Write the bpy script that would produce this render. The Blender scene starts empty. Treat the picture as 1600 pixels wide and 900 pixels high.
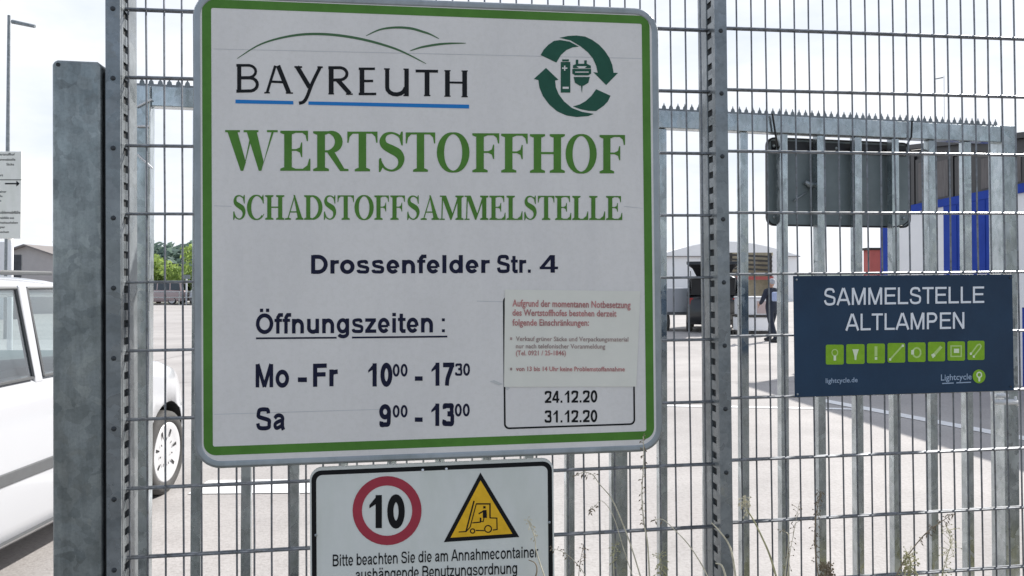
import bpy, bmesh, math, random
from mathutils import Vector, Matrix
random.seed(7)
R=math.radians
sc=bpy.context.scene
col=sc.collection
# ---------------------------------------------------------------- camera
F=1200.0; PITCH=0.0138; HY=442.0; CH=1.6
CY=HY-F*math.tan(PITCH)
cam=bpy.data.cameras.new('camera'); cam.lens=36*F/1600; cam.sensor_width=36
cam.shift_y=-(450-CY)/1600; cam.clip_start=.05; cam.clip_end=3000
camo=bpy.data.objects.new('camera',cam); col.objects.link(camo)
camo.location=(0,0,CH); camo.rotation_euler=(R(90)+PITCH,0,0); sc.camera=camo
# ---------------------------------------------------------------- light
SUN_EL=37.0; SUN_AZ=46.0           # azimuth to the right of the view direction
wd=bpy.data.worlds.new('World'); sc.world=wd; wd.use_nodes=True
nt=wd.node_tree; bg=nt.nodes['Background']
sky=nt.nodes.new('ShaderNodeTexSky'); sky.sky_type='NISHITA'; sky.sun_disc=False
sky.sun_elevation=R(SUN_EL); sky.sun_rotation=R(SUN_AZ); sky.air_density=1.0; sky.dust_density=2.0
tc=nt.nodes.new('ShaderNodeTexCoord'); mp=nt.nodes.new('ShaderNodeMapping'); mp.inputs['Scale'].default_value=(1,1,2.6)
nz=nt.nodes.new('ShaderNodeTexNoise'); nz.inputs['Scale'].default_value=2.3; nz.inputs['Detail'].default_value=6
sp=nt.nodes.new('ShaderNodeSeparateXYZ')
cov=nt.nodes.new('ShaderNodeMapRange'); cov.inputs[1].default_value=-0.5; cov.inputs[2].default_value=0.75; cov.inputs[3].default_value=-.12; cov.inputs[4].default_value=.60  # clouds thinned behind the camera to dim surfaces facing it
add=nt.nodes.new('ShaderNodeMath'); add.operation='ADD'; add.use_clamp=True
mix=nt.nodes.new('ShaderNodeMixRGB'); mix.inputs[2].default_value=(7.2,7.45,7.9,1)
L=nt.links.new
L(tc.outputs['Generated'],mp.inputs[0]); L(mp.outputs[0],nz.inputs['Vector']); L(tc.outputs['Generated'],sp.inputs[0])
L(sp.outputs['Y'],cov.inputs[0]); L(nz.outputs['Fac'],add.inputs[0]); L(cov.outputs[0],add.inputs[1])
n2=nt.nodes.new('ShaderNodeTexNoise'); n2.inputs['Scale'].default_value=3.4; n2.inputs['Detail'].default_value=7; n2.inputs['Roughness'].default_value=.6
cc=nt.nodes.new('ShaderNodeValToRGB'); cc.color_ramp.elements[0].position=.34; cc.color_ramp.elements[1].position=.62
cc.color_ramp.elements[0].color=(.80,.845,.92,1); cc.color_ramp.elements[1].color=(1,1,1,1)
cm=nt.nodes.new('ShaderNodeMixRGB'); cm.blend_type='MULTIPLY'; cm.inputs[0].default_value=1; cm.inputs[1].default_value=(6.8,6.95,7.25,1)
L(mp.outputs[0],n2.inputs['Vector']); L(n2.outputs['Fac'],cc.inputs[0]); L(cc.outputs[0],cm.inputs[2]); L(cm.outputs[0],mix.inputs[2])
L(add.outputs[0],mix.inputs[0]); L(sky.outputs[0],mix.inputs[1]); L(mix.outputs[0],bg.inputs[0])
bg.inputs[1].default_value=0.10
sd=bpy.data.lights.new('sun','SUN'); sd.energy=4.0; sd.angle=R(.6); sd.color=(1,.96,.9)
so=bpy.data.objects.new('sun',sd); col.objects.link(so); so.location=(8,8,12)
so.rotation_euler=(Vector((math.sin(R(SUN_AZ))*math.cos(R(SUN_EL)),math.cos(R(SUN_AZ))*math.cos(R(SUN_EL)),math.sin(R(SUN_EL))))).to_track_quat('Z','Y').to_euler()
sc.view_settings.view_transform='Standard'; sc.view_settings.look='None'; sc.view_settings.gamma=1
sc.view_settings.exposure=0.66
try: sc.view_settings.use_curve_mapping=False
except Exception: pass
# ---------------------------------------------------------------- materials
def mat(name,c,rough=.6,metal=0,var=0,scale=8,spec=.5,c2=None,bump=0,bscale=200,coat=0,stretch=None):
    m=bpy.data.materials.new(name); m.use_nodes=True; n=m.node_tree; b=n.nodes['Principled BSDF']
    b.inputs['Base Color'].default_value=(*c,1); b.inputs['Roughness'].default_value=rough; b.inputs['Metallic'].default_value=metal
    b.inputs['Specular IOR Level'].default_value=spec; b.inputs['Coat Weight'].default_value=coat
    t=n.nodes.new('ShaderNodeTexCoord'); src=t.outputs['Object']
    if stretch:
        q=n.nodes.new('ShaderNodeMapping'); q.inputs['Scale'].default_value=stretch; n.links.new(src,q.inputs[0]); src=q.outputs[0]
    if var or c2:
        z=n.nodes.new('ShaderNodeTexNoise'); z.inputs['Scale'].default_value=scale; z.inputs['Detail'].default_value=7; z.inputs['Roughness'].default_value=.65
        n.links.new(src,z.inputs['Vector'])
        cr=n.nodes.new('ShaderNodeValToRGB'); cr.color_ramp.elements[0].position=.3; cr.color_ramp.elements[1].position=.7
        lo=c2 if c2 else tuple(x*(1-var) for x in c); hi=c if c2 else tuple(min(1,x*(1+var)) for x in c)
        cr.color_ramp.elements[0].color=(*lo,1); cr.color_ramp.elements[1].color=(*hi,1)
        n.links.new(z.outputs['Fac'],cr.inputs[0]); n.links.new(cr.outputs[0],b.inputs['Base Color'])
    if bump:
        z=n.nodes.new('ShaderNodeTexNoise'); z.inputs['Scale'].default_value=bscale; z.inputs['Detail'].default_value=4
        n.links.new(src,z.inputs['Vector']); bu=n.nodes.new('ShaderNodeBump'); bu.inputs['Strength'].default_value=bump; bu.inputs['Distance'].default_value=.01
        n.links.new(z.outputs['Fac'],bu.inputs['Height']); n.links.new(bu.outputs[0],b.inputs['Normal'])
    return m
def galv(name,lo,hi,metal=.55,rough=.42,vs=26):
    m=bpy.data.materials.new(name); m.use_nodes=True; n=m.node_tree; b=n.nodes['Principled BSDF']
    b.inputs['Metallic'].default_value=metal
    t=n.nodes.new('ShaderNodeTexCoord')
    w=n.nodes.new('ShaderNodeTexNoise'); w.inputs['Scale'].default_value=9; w.inputs['Detail'].default_value=6
    v=n.nodes.new('ShaderNodeTexVoronoi'); v.inputs['Scale'].default_value=vs
    wa=n.nodes.new('ShaderNodeMixRGB'); wa.blend_type='ADD'; wa.inputs[0].default_value=.14
    n.links.new(t.outputs['Object'],w.inputs['Vector']); n.links.new(t.outputs['Object'],wa.inputs[1]); n.links.new(w.outputs['Color'],wa.inputs[2])
    n.links.new(wa.outputs[0],v.inputs['Vector'])
    s=n.nodes.new('ShaderNodeSeparateColor'); n.links.new(v.outputs['Color'],s.inputs[0])
    mx=n.nodes.new('ShaderNodeMath'); mx.operation='MULTIPLY_ADD'; mx.inputs[1].default_value=.20; n.links.new(s.outputs[0],mx.inputs[0])
    m2=n.nodes.new('ShaderNodeMath'); m2.operation='MULTIPLY'; m2.inputs[1].default_value=.95; n.links.new(w.outputs['Fac'],m2.inputs[0]); n.links.new(m2.outputs[0],mx.inputs[2])
    cr=n.nodes.new('ShaderNodeValToRGB'); cr.color_ramp.elements[0].position=.35; cr.color_ramp.elements[1].position=.9
    cr.color_ramp.elements[0].color=(*lo,1); cr.color_ramp.elements[1].color=(*hi,1)
    n.links.new(mx.outputs[0],cr.inputs[0]); n.links.new(cr.outputs[0],b.inputs['Base Color'])
    rr=n.nodes.new('ShaderNodeMapRange'); rr.inputs[3].default_value=rough-.08; rr.inputs[4].default_value=rough+.14
    n.links.new(s.outputs[1],rr.inputs[0]); n.links.new(rr.outputs[0],b.inputs['Roughness'])
    return m
def glassmat(name,tint,refl=.12):
    m=bpy.data.materials.new(name); m.use_nodes=True; n=m.node_tree; n.nodes.clear()
    o=n.nodes.new('ShaderNodeOutputMaterial'); tr=n.nodes.new('ShaderNodeBsdfTransparent'); tr.inputs[0].default_value=(*tint,1)
    g=n.nodes.new('ShaderNodeBsdfGlossy'); g.inputs['Roughness'].default_value=.03; fr=n.nodes.new('ShaderNodeFresnel'); fr.inputs[0].default_value=1.5
    ad=n.nodes.new('ShaderNodeMath'); ad.operation='ADD'; ad.inputs[1].default_value=refl; ad.use_clamp=True
    x=n.nodes.new('ShaderNodeMixShader'); n.links.new(fr.outputs[0],ad.inputs[0]); n.links.new(ad.outputs[0],x.inputs[0])
    n.links.new(tr.outputs[0],x.inputs[1]); n.links.new(g.outputs[0],x.inputs[2]); n.links.new(x.outputs[0],o.inputs[0]); return m
def leafmat(name,a,b,scale):
    m=mat(name,a,.7,c2=b,scale=scale); n=m.node_tree; bs=n.nodes['Principled BSDF']; out=n.nodes['Material Output']
    tl=n.nodes.new('ShaderNodeBsdfTranslucent'); tl.inputs[0].default_value=(a[0]*1.1,a[1]*1.1,a[2],1); ms=n.nodes.new('ShaderNodeMixShader'); ms.inputs[0].default_value=.4
    n.links.new(bs.outputs[0],ms.inputs[1]); n.links.new(tl.outputs[0],ms.inputs[2]); n.links.new(ms.outputs[0],out.inputs[0]); return m
M={}
M['galv']=galv('galvanised steel',(.18,.20,.21),(.33,.355,.37),metal=.45,rough=.30)
M['galvbig']=galv('galvanised plate',(.20,.225,.228),(.43,.465,.465),metal=.78,rough=.40,vs=34)
M['galvgate']=galv('galvanised gate tube',(.38,.415,.435),(.63,.68,.70),metal=.94,rough=.22)
M['wire']=mat('galvanised wire',(.22,.235,.26),.38,.6,var=.25,scale=14)
M['alu']=mat('aluminium rim',(.36,.39,.41),.42,.6,var=.12,scale=6)
M['sign']=mat('sign foil white',(.84,.805,.77),.42,spec=.3,var=.03,scale=3.2,bump=.02,bscale=5)
M['sign2']=mat('sign foil pale',(.79,.80,.755),.45,spec=.3,var=.04,scale=7)
M['seam']=mat('foil seam',(.60,.60,.60),.5,var=.12,scale=9)
M['green']=mat('green foil',(.095,.245,.04),.5,spec=.2,var=.10,scale=6)
M['greend']=mat('dark green foil',(.022,.10,.065),.5,spec=.2,var=.10,scale=30)
M['greenl']=mat('hill line green',(.05,.14,.05),.5)
M['navy']=mat('navy lettering',(.013,.015,.04),.5,spec=.15,var=.15,scale=20)
M['black']=mat('black foil',(.008,.009,.011),.45,spec=.2)
M['blue']=mat('blue line foil',(.02,.22,.60),.5,spec=.2)
M['paper']=mat('notice paper',(.83,.81,.72),.55,var=.03,scale=12)
M['redtxt']=mat('faded red print',(.52,.22,.21),.6,var=.3,scale=25)
M['browntxt']=mat('faded brown print',(.38,.27,.25),.6,var=.3,scale=25)
M['red']=mat('faded red ring',(.42,.05,.075),.5,spec=.2,var=.08,scale=20)
M['yellow']=mat('warning yellow',(.90,.52,.03),.5,spec=.2,var=.10,scale=25)
M['signblue']=mat('dark blue sign',(.020,.042,.078),.45,spec=.25,c2=(.024,.062,.12),scale=3)
M['icong']=mat('icon green',(.26,.48,.03),.5,spec=.2,var=.10,scale=40)
M['iconl']=mat('icon line',(.52,.70,.24),.5)
M['iconw']=mat('icon white',(.80,.88,.62),.5)
M['white']=mat('white lettering',(.88,.90,.94),.4)
M['textb']=mat('pale blue lettering',(.36,.46,.60),.4)
M['dark']=mat('dark rubber',(.012,.012,.013),.6)
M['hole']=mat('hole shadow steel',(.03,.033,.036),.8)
M['bolt']=mat('bolt steel',(.05,.055,.06),.5,.5)
M['signback']=mat('sign back lacquer',(.235,.275,.28),.38,c2=(.15,.18,.185),scale=5)
M['concrete']=mat('yard concrete',(.47,.447,.435),.85,c2=(.375,.358,.35),scale=.8,bump=.25,bscale=70)
def grain(m,scale,lo,amount=1.0,stretch=None):
    n=m.node_tree; b=n.nodes['Principled BSDF']; src=b.inputs['Base Color'].links[0].from_socket
    t=n.nodes.new('ShaderNodeTexCoord'); v=t.outputs['Object']
    if stretch: q=n.nodes.new('ShaderNodeMapping'); q.inputs['Scale'].default_value=stretch; n.links.new(v,q.inputs[0]); v=q.outputs[0]
    z=n.nodes.new('ShaderNodeTexNoise'); z.inputs['Scale'].default_value=scale; z.inputs['Detail'].default_value=5; z.inputs['Roughness'].default_value=.7; n.links.new(v,z.inputs['Vector'])
    c=n.nodes.new('ShaderNodeValToRGB'); c.color_ramp.elements[0].position=.36; c.color_ramp.elements[1].position=.56; c.color_ramp.elements[0].color=(*lo,1); c.color_ramp.elements[1].color=(1,1,1,1); n.links.new(z.outputs['Fac'],c.inputs[0])
    x=n.nodes.new('ShaderNodeMixRGB'); x.blend_type='MULTIPLY'; x.inputs[0].default_value=amount; n.links.new(src,x.inputs[1]); n.links.new(c.outputs[0],x.inputs[2]); n.links.new(x.outputs[0],b.inputs['Base Color'])
grain(M['concrete'],38,(.80,.79,.78)); grain(M['concrete'],.35,(.86,.85,.85))
grain(M['sign'],5,(.955,.955,.96),1,(1.6,1,.35)); grain(M['sign'],90,(.96,.96,.95)); grain(M['sign2'],6,(.94,.95,.93),1,(1.6,1,.4)); grain(M['green'],14,(.88,.9,.86)); grain(M['alu'],9,(.80,.82,.80),1,(1,1,.5))
grain(M['galvbig'],11,(.80,.80,.80),1,(2.5,2.5,.35)); grain(M['galvbig'],120,(.86,.86,.86)); grain(M['galv'],70,(.84,.84,.84)); grain(M['galvgate'],45,(.78,.80,.78),1,(1,1,.4)); grain(M['wire'],60,(.7,.68,.64))
grain(M['signblue'],7,(.86,.88,.9),1,(1,1,.5))
M['asphalt']=mat('unseen street asphalt',(.15,.145,.138),.9,var=.15,scale=30,bump=.15,bscale=120)
M['paint']=mat('road marking and sunlit strip paint',(.82,.82,.82),.6,var=.08,scale=5)
M['joint']=mat('joint filler',(.36,.34,.335),.9,var=.15,scale=3)
M['carw']=mat('white car paint',(.50,.51,.535),.22,coat=.5)
M['carb']=mat('black car paint',(.014,.015,.018),.3,coat=.4)
M['carr']=mat('faded rose car paint',(.46,.36,.35),.35,coat=.3)
M['cars']=mat('silver car paint',(.42,.44,.47),.35,.4)
M['trim']=mat('grey plastic trim',(.10,.105,.11),.5,var=.1,scale=20)
M['tyre']=mat('tyre rubber',(.06,.058,.056),.8,var=.2,scale=30)
M['rim']=mat('wheel cover silver',(.62,.62,.63),.35,.2)
M['glass']=glassmat('car glass',(.86,.94,.94),.20)
M['glassd']=mat('tinted glass',(.03,.04,.045),.06,spec=.8)
M['seat']=mat('seat fabric',(.13,.17,.18),.8)
M['bblue']=mat('blue cladding',(.020,.055,.32),.7,spec=.12,var=.10,scale=4)
M['bwhite']=mat('white cladding',(.74,.75,.77),.5,var=.03,scale=2)
M['curtain']=mat('window blind',(.12,.112,.112),.8,var=.35,scale=6,stretch=(1,8,.6))
M['wdark']=mat('window frame dark',(.013,.013,.016),.4)
M['hall']=mat('hall cladding',(.93,.93,.93),.6,var=.03,scale=.5)
M['timber']=mat('pale timber',(.42,.36,.25),.7,var=.2,scale=6)
M['timberd']=mat('weathered dark timber',(.06,.055,.05),.8,var=.3,scale=6)
M['redwall']=mat('red wall',(.42,.10,.09),.7,var=.1,scale=2)
M['roof']=mat('grey roof sheeting',(.23,.21,.205),.8,var=.1,scale=3)
M['shed']=mat('beige grey sheeting',(.50,.475,.465),.8,var=.06,scale=3)
M['dclad']=mat('dark fence boards',(.05,.055,.065),.7,var=.4,scale=3)
M['leaf']=leafmat('leaf green',(.36,.47,.14),(.14,.23,.06),.9)
M['leafhaze']=leafmat('hazy leaf green',(.17,.24,.21),(.10,.155,.14),.3)  # pale bluish distance haze mixed into the leaf colour
M['bark']=mat('bark',(.08,.06,.045),.9,var=.3,scale=10)
M['straw']=mat('dry grass straw',(.72,.66,.50),.7,var=.3,scale=40)
M['strawd']=mat('dry brown seed',(.27,.21,.14),.8,var=.35,scale=60)
M['weed']=mat('yellow green weed',(.50,.47,.27),.7,var=.3,scale=40)
M['grass']=mat('verge grass',(.24,.22,.11),.8,var=.4,scale=20)
M['skin']=mat('skin',(.50,.30,.22),.6)
M['cloth']=mat('navy work clothes',(.018,.024,.042),.85,var=.3,scale=9)
M['hair']=mat('grey hair',(.36,.37,.40),.8)
M['bag']=mat('pale blue bag',(.35,.42,.62),.6)
M['lampred']=mat('rear lamp red',(.30,.015,.015),.3)
M['tape']=mat('torn tape',(.62,.62,.60),.4)
# ---------------------------------------------------------------- mesh helpers
RM={}
class MB:
    def __init__(s): s.v=[]; s.f=[]; s.m=[]; s.mi=0
    def add(s,vs,fs):
        b=len(s.v); s.v+= [Vector(p) for p in vs]; s.f+=[[b+i for i in f] for f in fs]; s.m+=[s.mi]*len(fs); return s
    def box(s,a,b,X=None):
        x0,y0,z0=a;x1,y1,z1=b
        vs=[(x,y,z) for x in(x0,x1) for y in(y0,y1) for z in(z0,z1)]
        if X: vs=[X@Vector(p) for p in vs]
        return s.add(vs,[(0,1,3,2),(4,6,7,5),(0,4,5,1),(2,3,7,6),(0,2,6,4),(1,5,7,3)])
    def tube(s,pts,r,seg=6,cap=True):
        pts=[Vector(p) for p in pts]; n=len(pts); rr=r if isinstance(r,(list,tuple)) else [r]*n
        t0=(pts[-1]-pts[0]).normalized() if (pts[-1]-pts[0]).length>1e-9 else Vector((0,0,1))
        up=Vector((0,0,1)) if abs(t0.z)<.8 else Vector((1,0,0)); vs=[];fs=[]
        for i,p in enumerate(pts):
            t=(pts[min(i+1,n-1)]-pts[max(i-1,0)]).normalized(); a=t.cross(up).normalized(); b=t.cross(a).normalized()
            for k in range(seg):
                th=2*math.pi*(k+.5)/seg; vs.append(p+(a*math.cos(th)+b*math.sin(th))*rr[i])
        for i in range(n-1):
            for k in range(seg):
                k2=(k+1)%seg; fs.append((i*seg+k,i*seg+k2,(i+1)*seg+k2,(i+1)*seg+k))
        if cap: fs.append(tuple(range(seg))); fs.append(tuple((n-1)*seg+k for k in reversed(range(seg))))
        return s.add(vs,fs)
    def lathe(s,prof,seg=32,X=None):   # profile (r,axial), axis local X
        vs=[];fs=[]
        for r,a in prof:
            for k in range(seg):
                th=2*math.pi*k/seg; p=Vector((a,r*math.cos(th),r*math.sin(th))); vs.append(X@p if X else p)
        for i in range(len(prof)-1):
            for k in range(seg):
                k2=(k+1)%seg; fs.append((i*seg+k,i*seg+k2,(i+1)*seg+k2,(i+1)*seg+k))
        return s.add(vs,fs)
    def prism(s,poly,y0,y1,X=None):    # poly (x,z), extruded along y
        n=len(poly); vs=[Vector((x,y0,z)) for x,z in poly]+[Vector((x,y1,z)) for x,z in poly]
        if X: vs=[X@p for p in vs]
        fs=[tuple(range(n)),tuple(reversed(range(n,2*n)))]+[(i,(i+1)%n,n+(i+1)%n,n+i) for i in range(n)]
        return s.add(vs,fs)
    def blob(s,c,rx,ry,rz,seg=10,rings=7):
        vs=[];fs=[]
        for i in range(rings+1):
            ph=math.pi*i/rings
            for k in range(seg):
                th=2*math.pi*k/seg; vs.append((c[0]+rx*math.sin(ph)*math.cos(th),c[1]+ry*math.sin(ph)*math.sin(th),c[2]+rz*math.cos(ph)))
        for i in range(rings):
            for k in range(seg): fs.append((i*seg+k,i*seg+(k+1)%seg,(i+1)*seg+(k+1)%seg,(i+1)*seg+k))
        return s.add(vs,fs)
    def build(s,name,mats,parent=None,world=False,smooth=False,bevel=0,bseg=2,base=None,label=None):
        me=bpy.data.meshes.new(name); vs=s.v
        o=bpy.data.objects.new(name,me); col.objects.link(o)
        if parent is not None:
            o.parent=parent; rm=RM[parent.name]; RM[o.name]=rm
            if world: iv=rm.inverted(); vs=[iv@p for p in vs]
        else:
            if base is None:
                lo=Vector([min(p[i] for p in vs) for i in range(3)]); hi=Vector([max(p[i] for p in vs) for i in range(3)]); base=Vector(((lo.x+hi.x)/2,(lo.y+hi.y)/2,lo.z))
            base=Vector(base); o.location=base; vs=[p-base for p in vs]; RM[o.name]=Matrix.Translation(base)
        me.from_pydata([tuple(p) for p in vs],[],[tuple(f) for f in s.f])
        if not isinstance(mats,(list,tuple)): mats=[mats]
        for m in mats: me.materials.append(M[m] if isinstance(m,str) else m)
        for p,i in zip(me.polygons,s.m): p.material_index=i
        me.validate()
        bm=bmesh.new(); bm.from_mesh(me)
        if bevel or smooth:
            bmesh.ops.remove_doubles(bm,verts=bm.verts,dist=1e-5)
        bmesh.ops.recalc_face_normals(bm,faces=bm.faces); bm.to_mesh(me); bm.free()
        if smooth:
            for p in me.polygons: p.use_smooth=True
        if bevel:
            md=o.modifiers.new('bevel','BEVEL'); md.width=bevel; md.segments=bseg; md.limit_method='ANGLE'; md.angle_limit=R(40)
        if label: o['label']=label
        return o
def root(name,loc,label,cat,group=None,X=None):
    o=bpy.data.objects.new(name,None); col.objects.link(o); o.empty_display_size=.2
    mt=X if X is not None else Matrix.Translation(Vector(loc))
    o.matrix_world=mt; RM[o.name]=mt.copy(); tag(o,label,cat,group); return o
def tag(o,label,cat,group=None):
    o['label']=label; o['category']=cat
    if group: o['group']=group
    return o
def struct(o,kind='structure'): o['kind']=kind; return o
# ---------------------------------------------------------------- photograph geometry -> planes in the place
def ray(x,y):
    r=(x-800)/F; u=-(y-CY)/F; c,s=math.cos(PITCH),math.sin(PITCH)
    return Vector((r,c-u*s,s+u*c))
CAM=Vector((0,0,CH))
class Plane:
    def __init__(s,P0,u,n=None):
        s.P=Vector(P0); s.u=Vector(u).normalized(); n0=Vector((s.u.y,-s.u.x,0)).normalized()
        s.n=n0; s.v=s.u.cross(-n0).normalized()
        if s.v.z<0: s.v=-s.v
    def hit(s,x,y,d=0):
        r=ray(x,y); P=s.P+s.n*d; return CAM+r*((P-CAM).dot(s.n)/r.dot(s.n))
    def sv(s,x,y,d=0):
        q=s.hit(x,y,d)-s.P; return q.dot(s.u),q.dot(s.v)
    def pt(s,a,b,d=0): return s.P+s.u*a+s.v*b+s.n*d
    def matrix(s,a,b,d=0):
        m=Matrix.Identity(4); y=-s.n
        for i in range(3): m[i][0]=s.u[i]; m[i][1]=y[i]; m[i][2]=s.v[i]
        m.translation=s.pt(a,b,d); return m
def ground(x,y,z=0):
    r=ray(x,y); return CAM+r*((z-CH)/r.z)
def at(x,y,Y):
    r=ray(x,y); return CAM+r*(Y/r.y)
TH=.1335; SL=.0090
FP=Plane((-1.1253,2.2409,CH+.8018),(math.cos(TH),math.sin(TH),SL))     # the mesh fence plane, origin at wire row 0 / column 0
def fz(s_,z_above):  # world point on fence plane: s along, drop below row 0 line
    return FP.pt(s_,z_above)
# ---------------------------------------------------------------- lettering: stroked glyphs mapped on a sign
def arc(cx,cy,rx,ry,a0,a1,n=None):
    n=n or max(6,int(abs(a1-a0)/14)); return [(cx+rx*math.cos(R(a0+(a1-a0)*i/n)),cy+ry*math.sin(R(a0+(a1-a0)*i/n))) for i in range(n+1)]
def spline(p,n=6):
    q=[p[0]]+list(p)+[p[-1]]; out=[]
    for i in range(1,len(q)-2):
        for k in range(n):
            t=k/n; o=[]
            for j in range(len(p[0])):
                a,b,c,d=q[i-1][j],q[i][j],q[i+1][j],q[i+2][j]
                o.append(.5*((2*b)+(-a+c)*t+(2*a-5*b+4*c-d)*t*t+(-a+3*b-3*c+d)*t**3))
            out.append(tuple(o))
    out.append(tuple(p[-1])); return out
def ribbon(pts,w):
    """quad strip polygons for a stroke; w a number or one per point"""
    W=list(w) if isinstance(w,(list,tuple)) else [w]*len(pts)
    keep=[i for i in range(len(pts)) if i==0 or abs(pts[i][0]-pts[i-1][0])+abs(pts[i][1]-pts[i-1][1])>1e-4]
    pts=[pts[i] for i in keep]; W=[W[i] for i in keep]; n=len(pts)
    closed=(abs(pts[0][0]-pts[-1][0])+abs(pts[0][1]-pts[-1][1])<1e-6) and n>3
    Lf=[];Rt=[]
    for i in range(n):
        def dr(a,b):
            dx,dy=b[0]-a[0],b[1]-a[1]; l=math.hypot(dx,dy) or 1; return dx/l,dy/l
        if closed: d0=dr(pts[i-1] if i>0 else pts[-2],pts[i]); d1=dr(pts[i],pts[i+1] if i<n-1 else pts[1])
        else: d1=dr(pts[i],pts[i+1]) if i<n-1 else None; d0=dr(pts[i-1],pts[i]) if i>0 else d1; d1=d1 or d0
        n0=(-d0[1],d0[0]); n1=(-d1[1],d1[0]); mx,my=n0[0]+n1[0],n0[1]+n1[1]; l=math.hypot(mx,my)
        if l<.3: mx,my,k=n0[0],n0[1],1
        else: mx,my=mx/l,my/l; k=1/max(.35,mx*n0[0]+my*n0[1])
        h=W[i]/2*k; Lf.append((pts[i][0]+mx*h,pts[i][1]+my*h)); Rt.append((pts[i][0]-mx*h,pts[i][1]-my*h))
    return [[Lf[i],Lf[i+1],Rt[i+1],Rt[i]] for i in range(n-1)]
XH=.73
def sans(ch,w):
    """(advance, list of layers; a layer is a list of polygons), cap height 1"""
    h=w/2; S=[]
    def st(p,ww=None): S.append(ribbon(p,ww or w))
    o=XH+.01-h; L_=.09+h; hw=w*.86
    adv={'A':1.008,'B':1.0,'D':1.0,'E':.93,'F':.86,'L':.86,'M':1.16,'N':1.0,'O':1.08,'P':.93,'S':.93,'T':.86,'Ö':1.08,'m':1.24,'r':.54,'t':.46,'f':.46,'i':.39,'l':.39,'z':.70,'.':.39,':':.46,'-':.465,' ':.39,
         'a':.776,'c':.776,'e':.776,'s':.776}.get(ch,.853 if ch.isalpha() else .776)
    Rr=adv-.09-h
    def stemarch(a,b): 
        rx=(b-a)/2; ry=min(.27,rx*1.1); st([(a,o-ry-.12),(a,o-ry)]+arc(a+rx,o-ry,rx,ry,180,0)[1:]+[(b,0)])
    if ch in 'OÖ0':
        rx=adv/2-.05-h; S.append(ribbon(arc(adv/2,.5,rx,.505-hw/2,0,360,28),w if ch!='0' else w*.98))
        if ch=='Ö':
            for dx in(-.17,.17): st([(adv/2+dx-.09,1.17),(adv/2+dx+.09,1.17)],.17)
    elif ch=='D':
        st([(L_,0),(L_,1)]); st([(L_,1-hw/2),(.45,1-hw/2)]+arc(.45,.5,adv-.05-h-.45,.5-hw/2,90,-90,14)+[(L_,hw/2)])
    elif ch in 'BPR':
        st([(L_,0),(L_,1)]); m=.53 if ch=='B' else .46
        st([(L_,1-hw/2),(.5,1-hw/2)]+arc(.5,(1-hw/2+m)/2,adv-.1-h-.5,(1-hw/2-m)/2,90,-90,10)+[(L_,m)])
        if ch=='B': st([(L_,m-.001),(.54,m)]+arc(.54,(m+hw/2)/2,adv-.05-h-.54,(m-hw/2)/2,90,-90,10)+[(L_,hw/2)])
    elif ch in 'EFL':
        st([(L_,0),(L_,1)])
        if ch!='L': st([(L_,1-hw/2),(adv-.05,1-hw/2)],hw); st([(L_,.53),(adv-.11,.53)],hw)
        if ch!='F': st([(L_,hw/2),(adv-.04,hw/2)],hw)
    elif ch=='T': st([(adv/2,0),(adv/2,1)]); st([(.03,1-hw/2),(adv-.03,1-hw/2)],hw)
    elif ch=='A':
        st([(h*1.05,0),(adv/2-h*.3,1)]); st([(adv-h*1.05,0),(adv/2+h*.3,1)]); st([(.25,.30),(adv-.25,.30)],hw)
    elif ch=='M':
        st([(L_,0),(L_,1)]); st([(adv-L_,0),(adv-L_,1)]); st([(L_+.02,1),(adv/2,h*.2)],w*.95); st([(adv-L_-.02,1),(adv/2,h*.2)],w*.95)
    elif ch=='N': st([(L_,0),(L_,1)]); st([(adv-L_,0),(adv-L_,1)]); st([(L_,1),(adv-L_,0)])
    elif ch=='S':
        S.append(ribbon(spline([(adv-.1-h,.74),(adv*.74,.93-h*.35),(adv/2,1.01-hw/2),(.25,.93-h*.4),(.09+h,.74),(.2,.60),(adv/2,.52),(.76,.43),(adv-.06-h,.28),(.74,.09+h*.3),(adv/2,-.01+hw/2),(.22,.08+h*.4),(.05+h,.30)],4),hw*1.08))
    elif ch=='o': S.append(ribbon(arc(adv/2,XH/2,adv/2-.05-h,XH/2+.012-hw/2,0,360,24),w))
    elif ch=='c': S.append(ribbon(arc(adv/2,XH/2,adv/2-.05-h,XH/2+.012-hw/2,38,322,20),w*.97))
    elif ch=='e':
        cx=adv/2; rx=adv/2-.05-h; ry=XH/2+.012-hw/2
        S.append(ribbon([(cx+rx,XH/2-.03)]+arc(cx,XH/2,rx,ry,0,322,24),w*.95)); st([(cx-rx,XH/2-.03),(cx+rx,XH/2-.03)],w*.62)
    elif ch in 'aäà':
        st([(adv-.12-h,.50),(adv-.12-h,.15),(adv-.06-h,0)],w*.95)
        S.append(ribbon([(.08+h*.6,.52)]+arc((adv-.04)/2,.50,(adv-.16)/2-h,XH+.01-hw/2-.50,160,0,10)+[(adv-.12-h,.42)],hw*1.02))
        S.append(ribbon(spline([(adv-.13-h,.43),(adv*.5,.39),(.10+h,.30),(.06+h,.19),(.16+h*.6,.06+h*.3),(adv*.45,.02+hw/2),(adv-.14-h,.20)],4),hw*.98))
        if ch=='ä':
            for dx in(-.16,.16): st([(adv/2+dx-.08,.93),(adv/2+dx+.08,.93)],.15)
    elif ch in 'bdg':
        cx=adv/2; x=L_ if ch=='b' else adv-L_
        S.append(ribbon(arc(cx+(.03 if ch=='b' else -.03),XH/2,adv/2-.08-h,XH/2+.012-hw/2,0,360,22),w*.92))
        if ch=='g':
            st([(x,XH),(x,0)]+arc((x+.10)/2+.03,-.02,(x-.16)/2,.24-hw/2,0,-160,10)[1:],w*.92)
        else: st([(x,0),(x,1)])
    elif ch in 'nhm':
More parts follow.
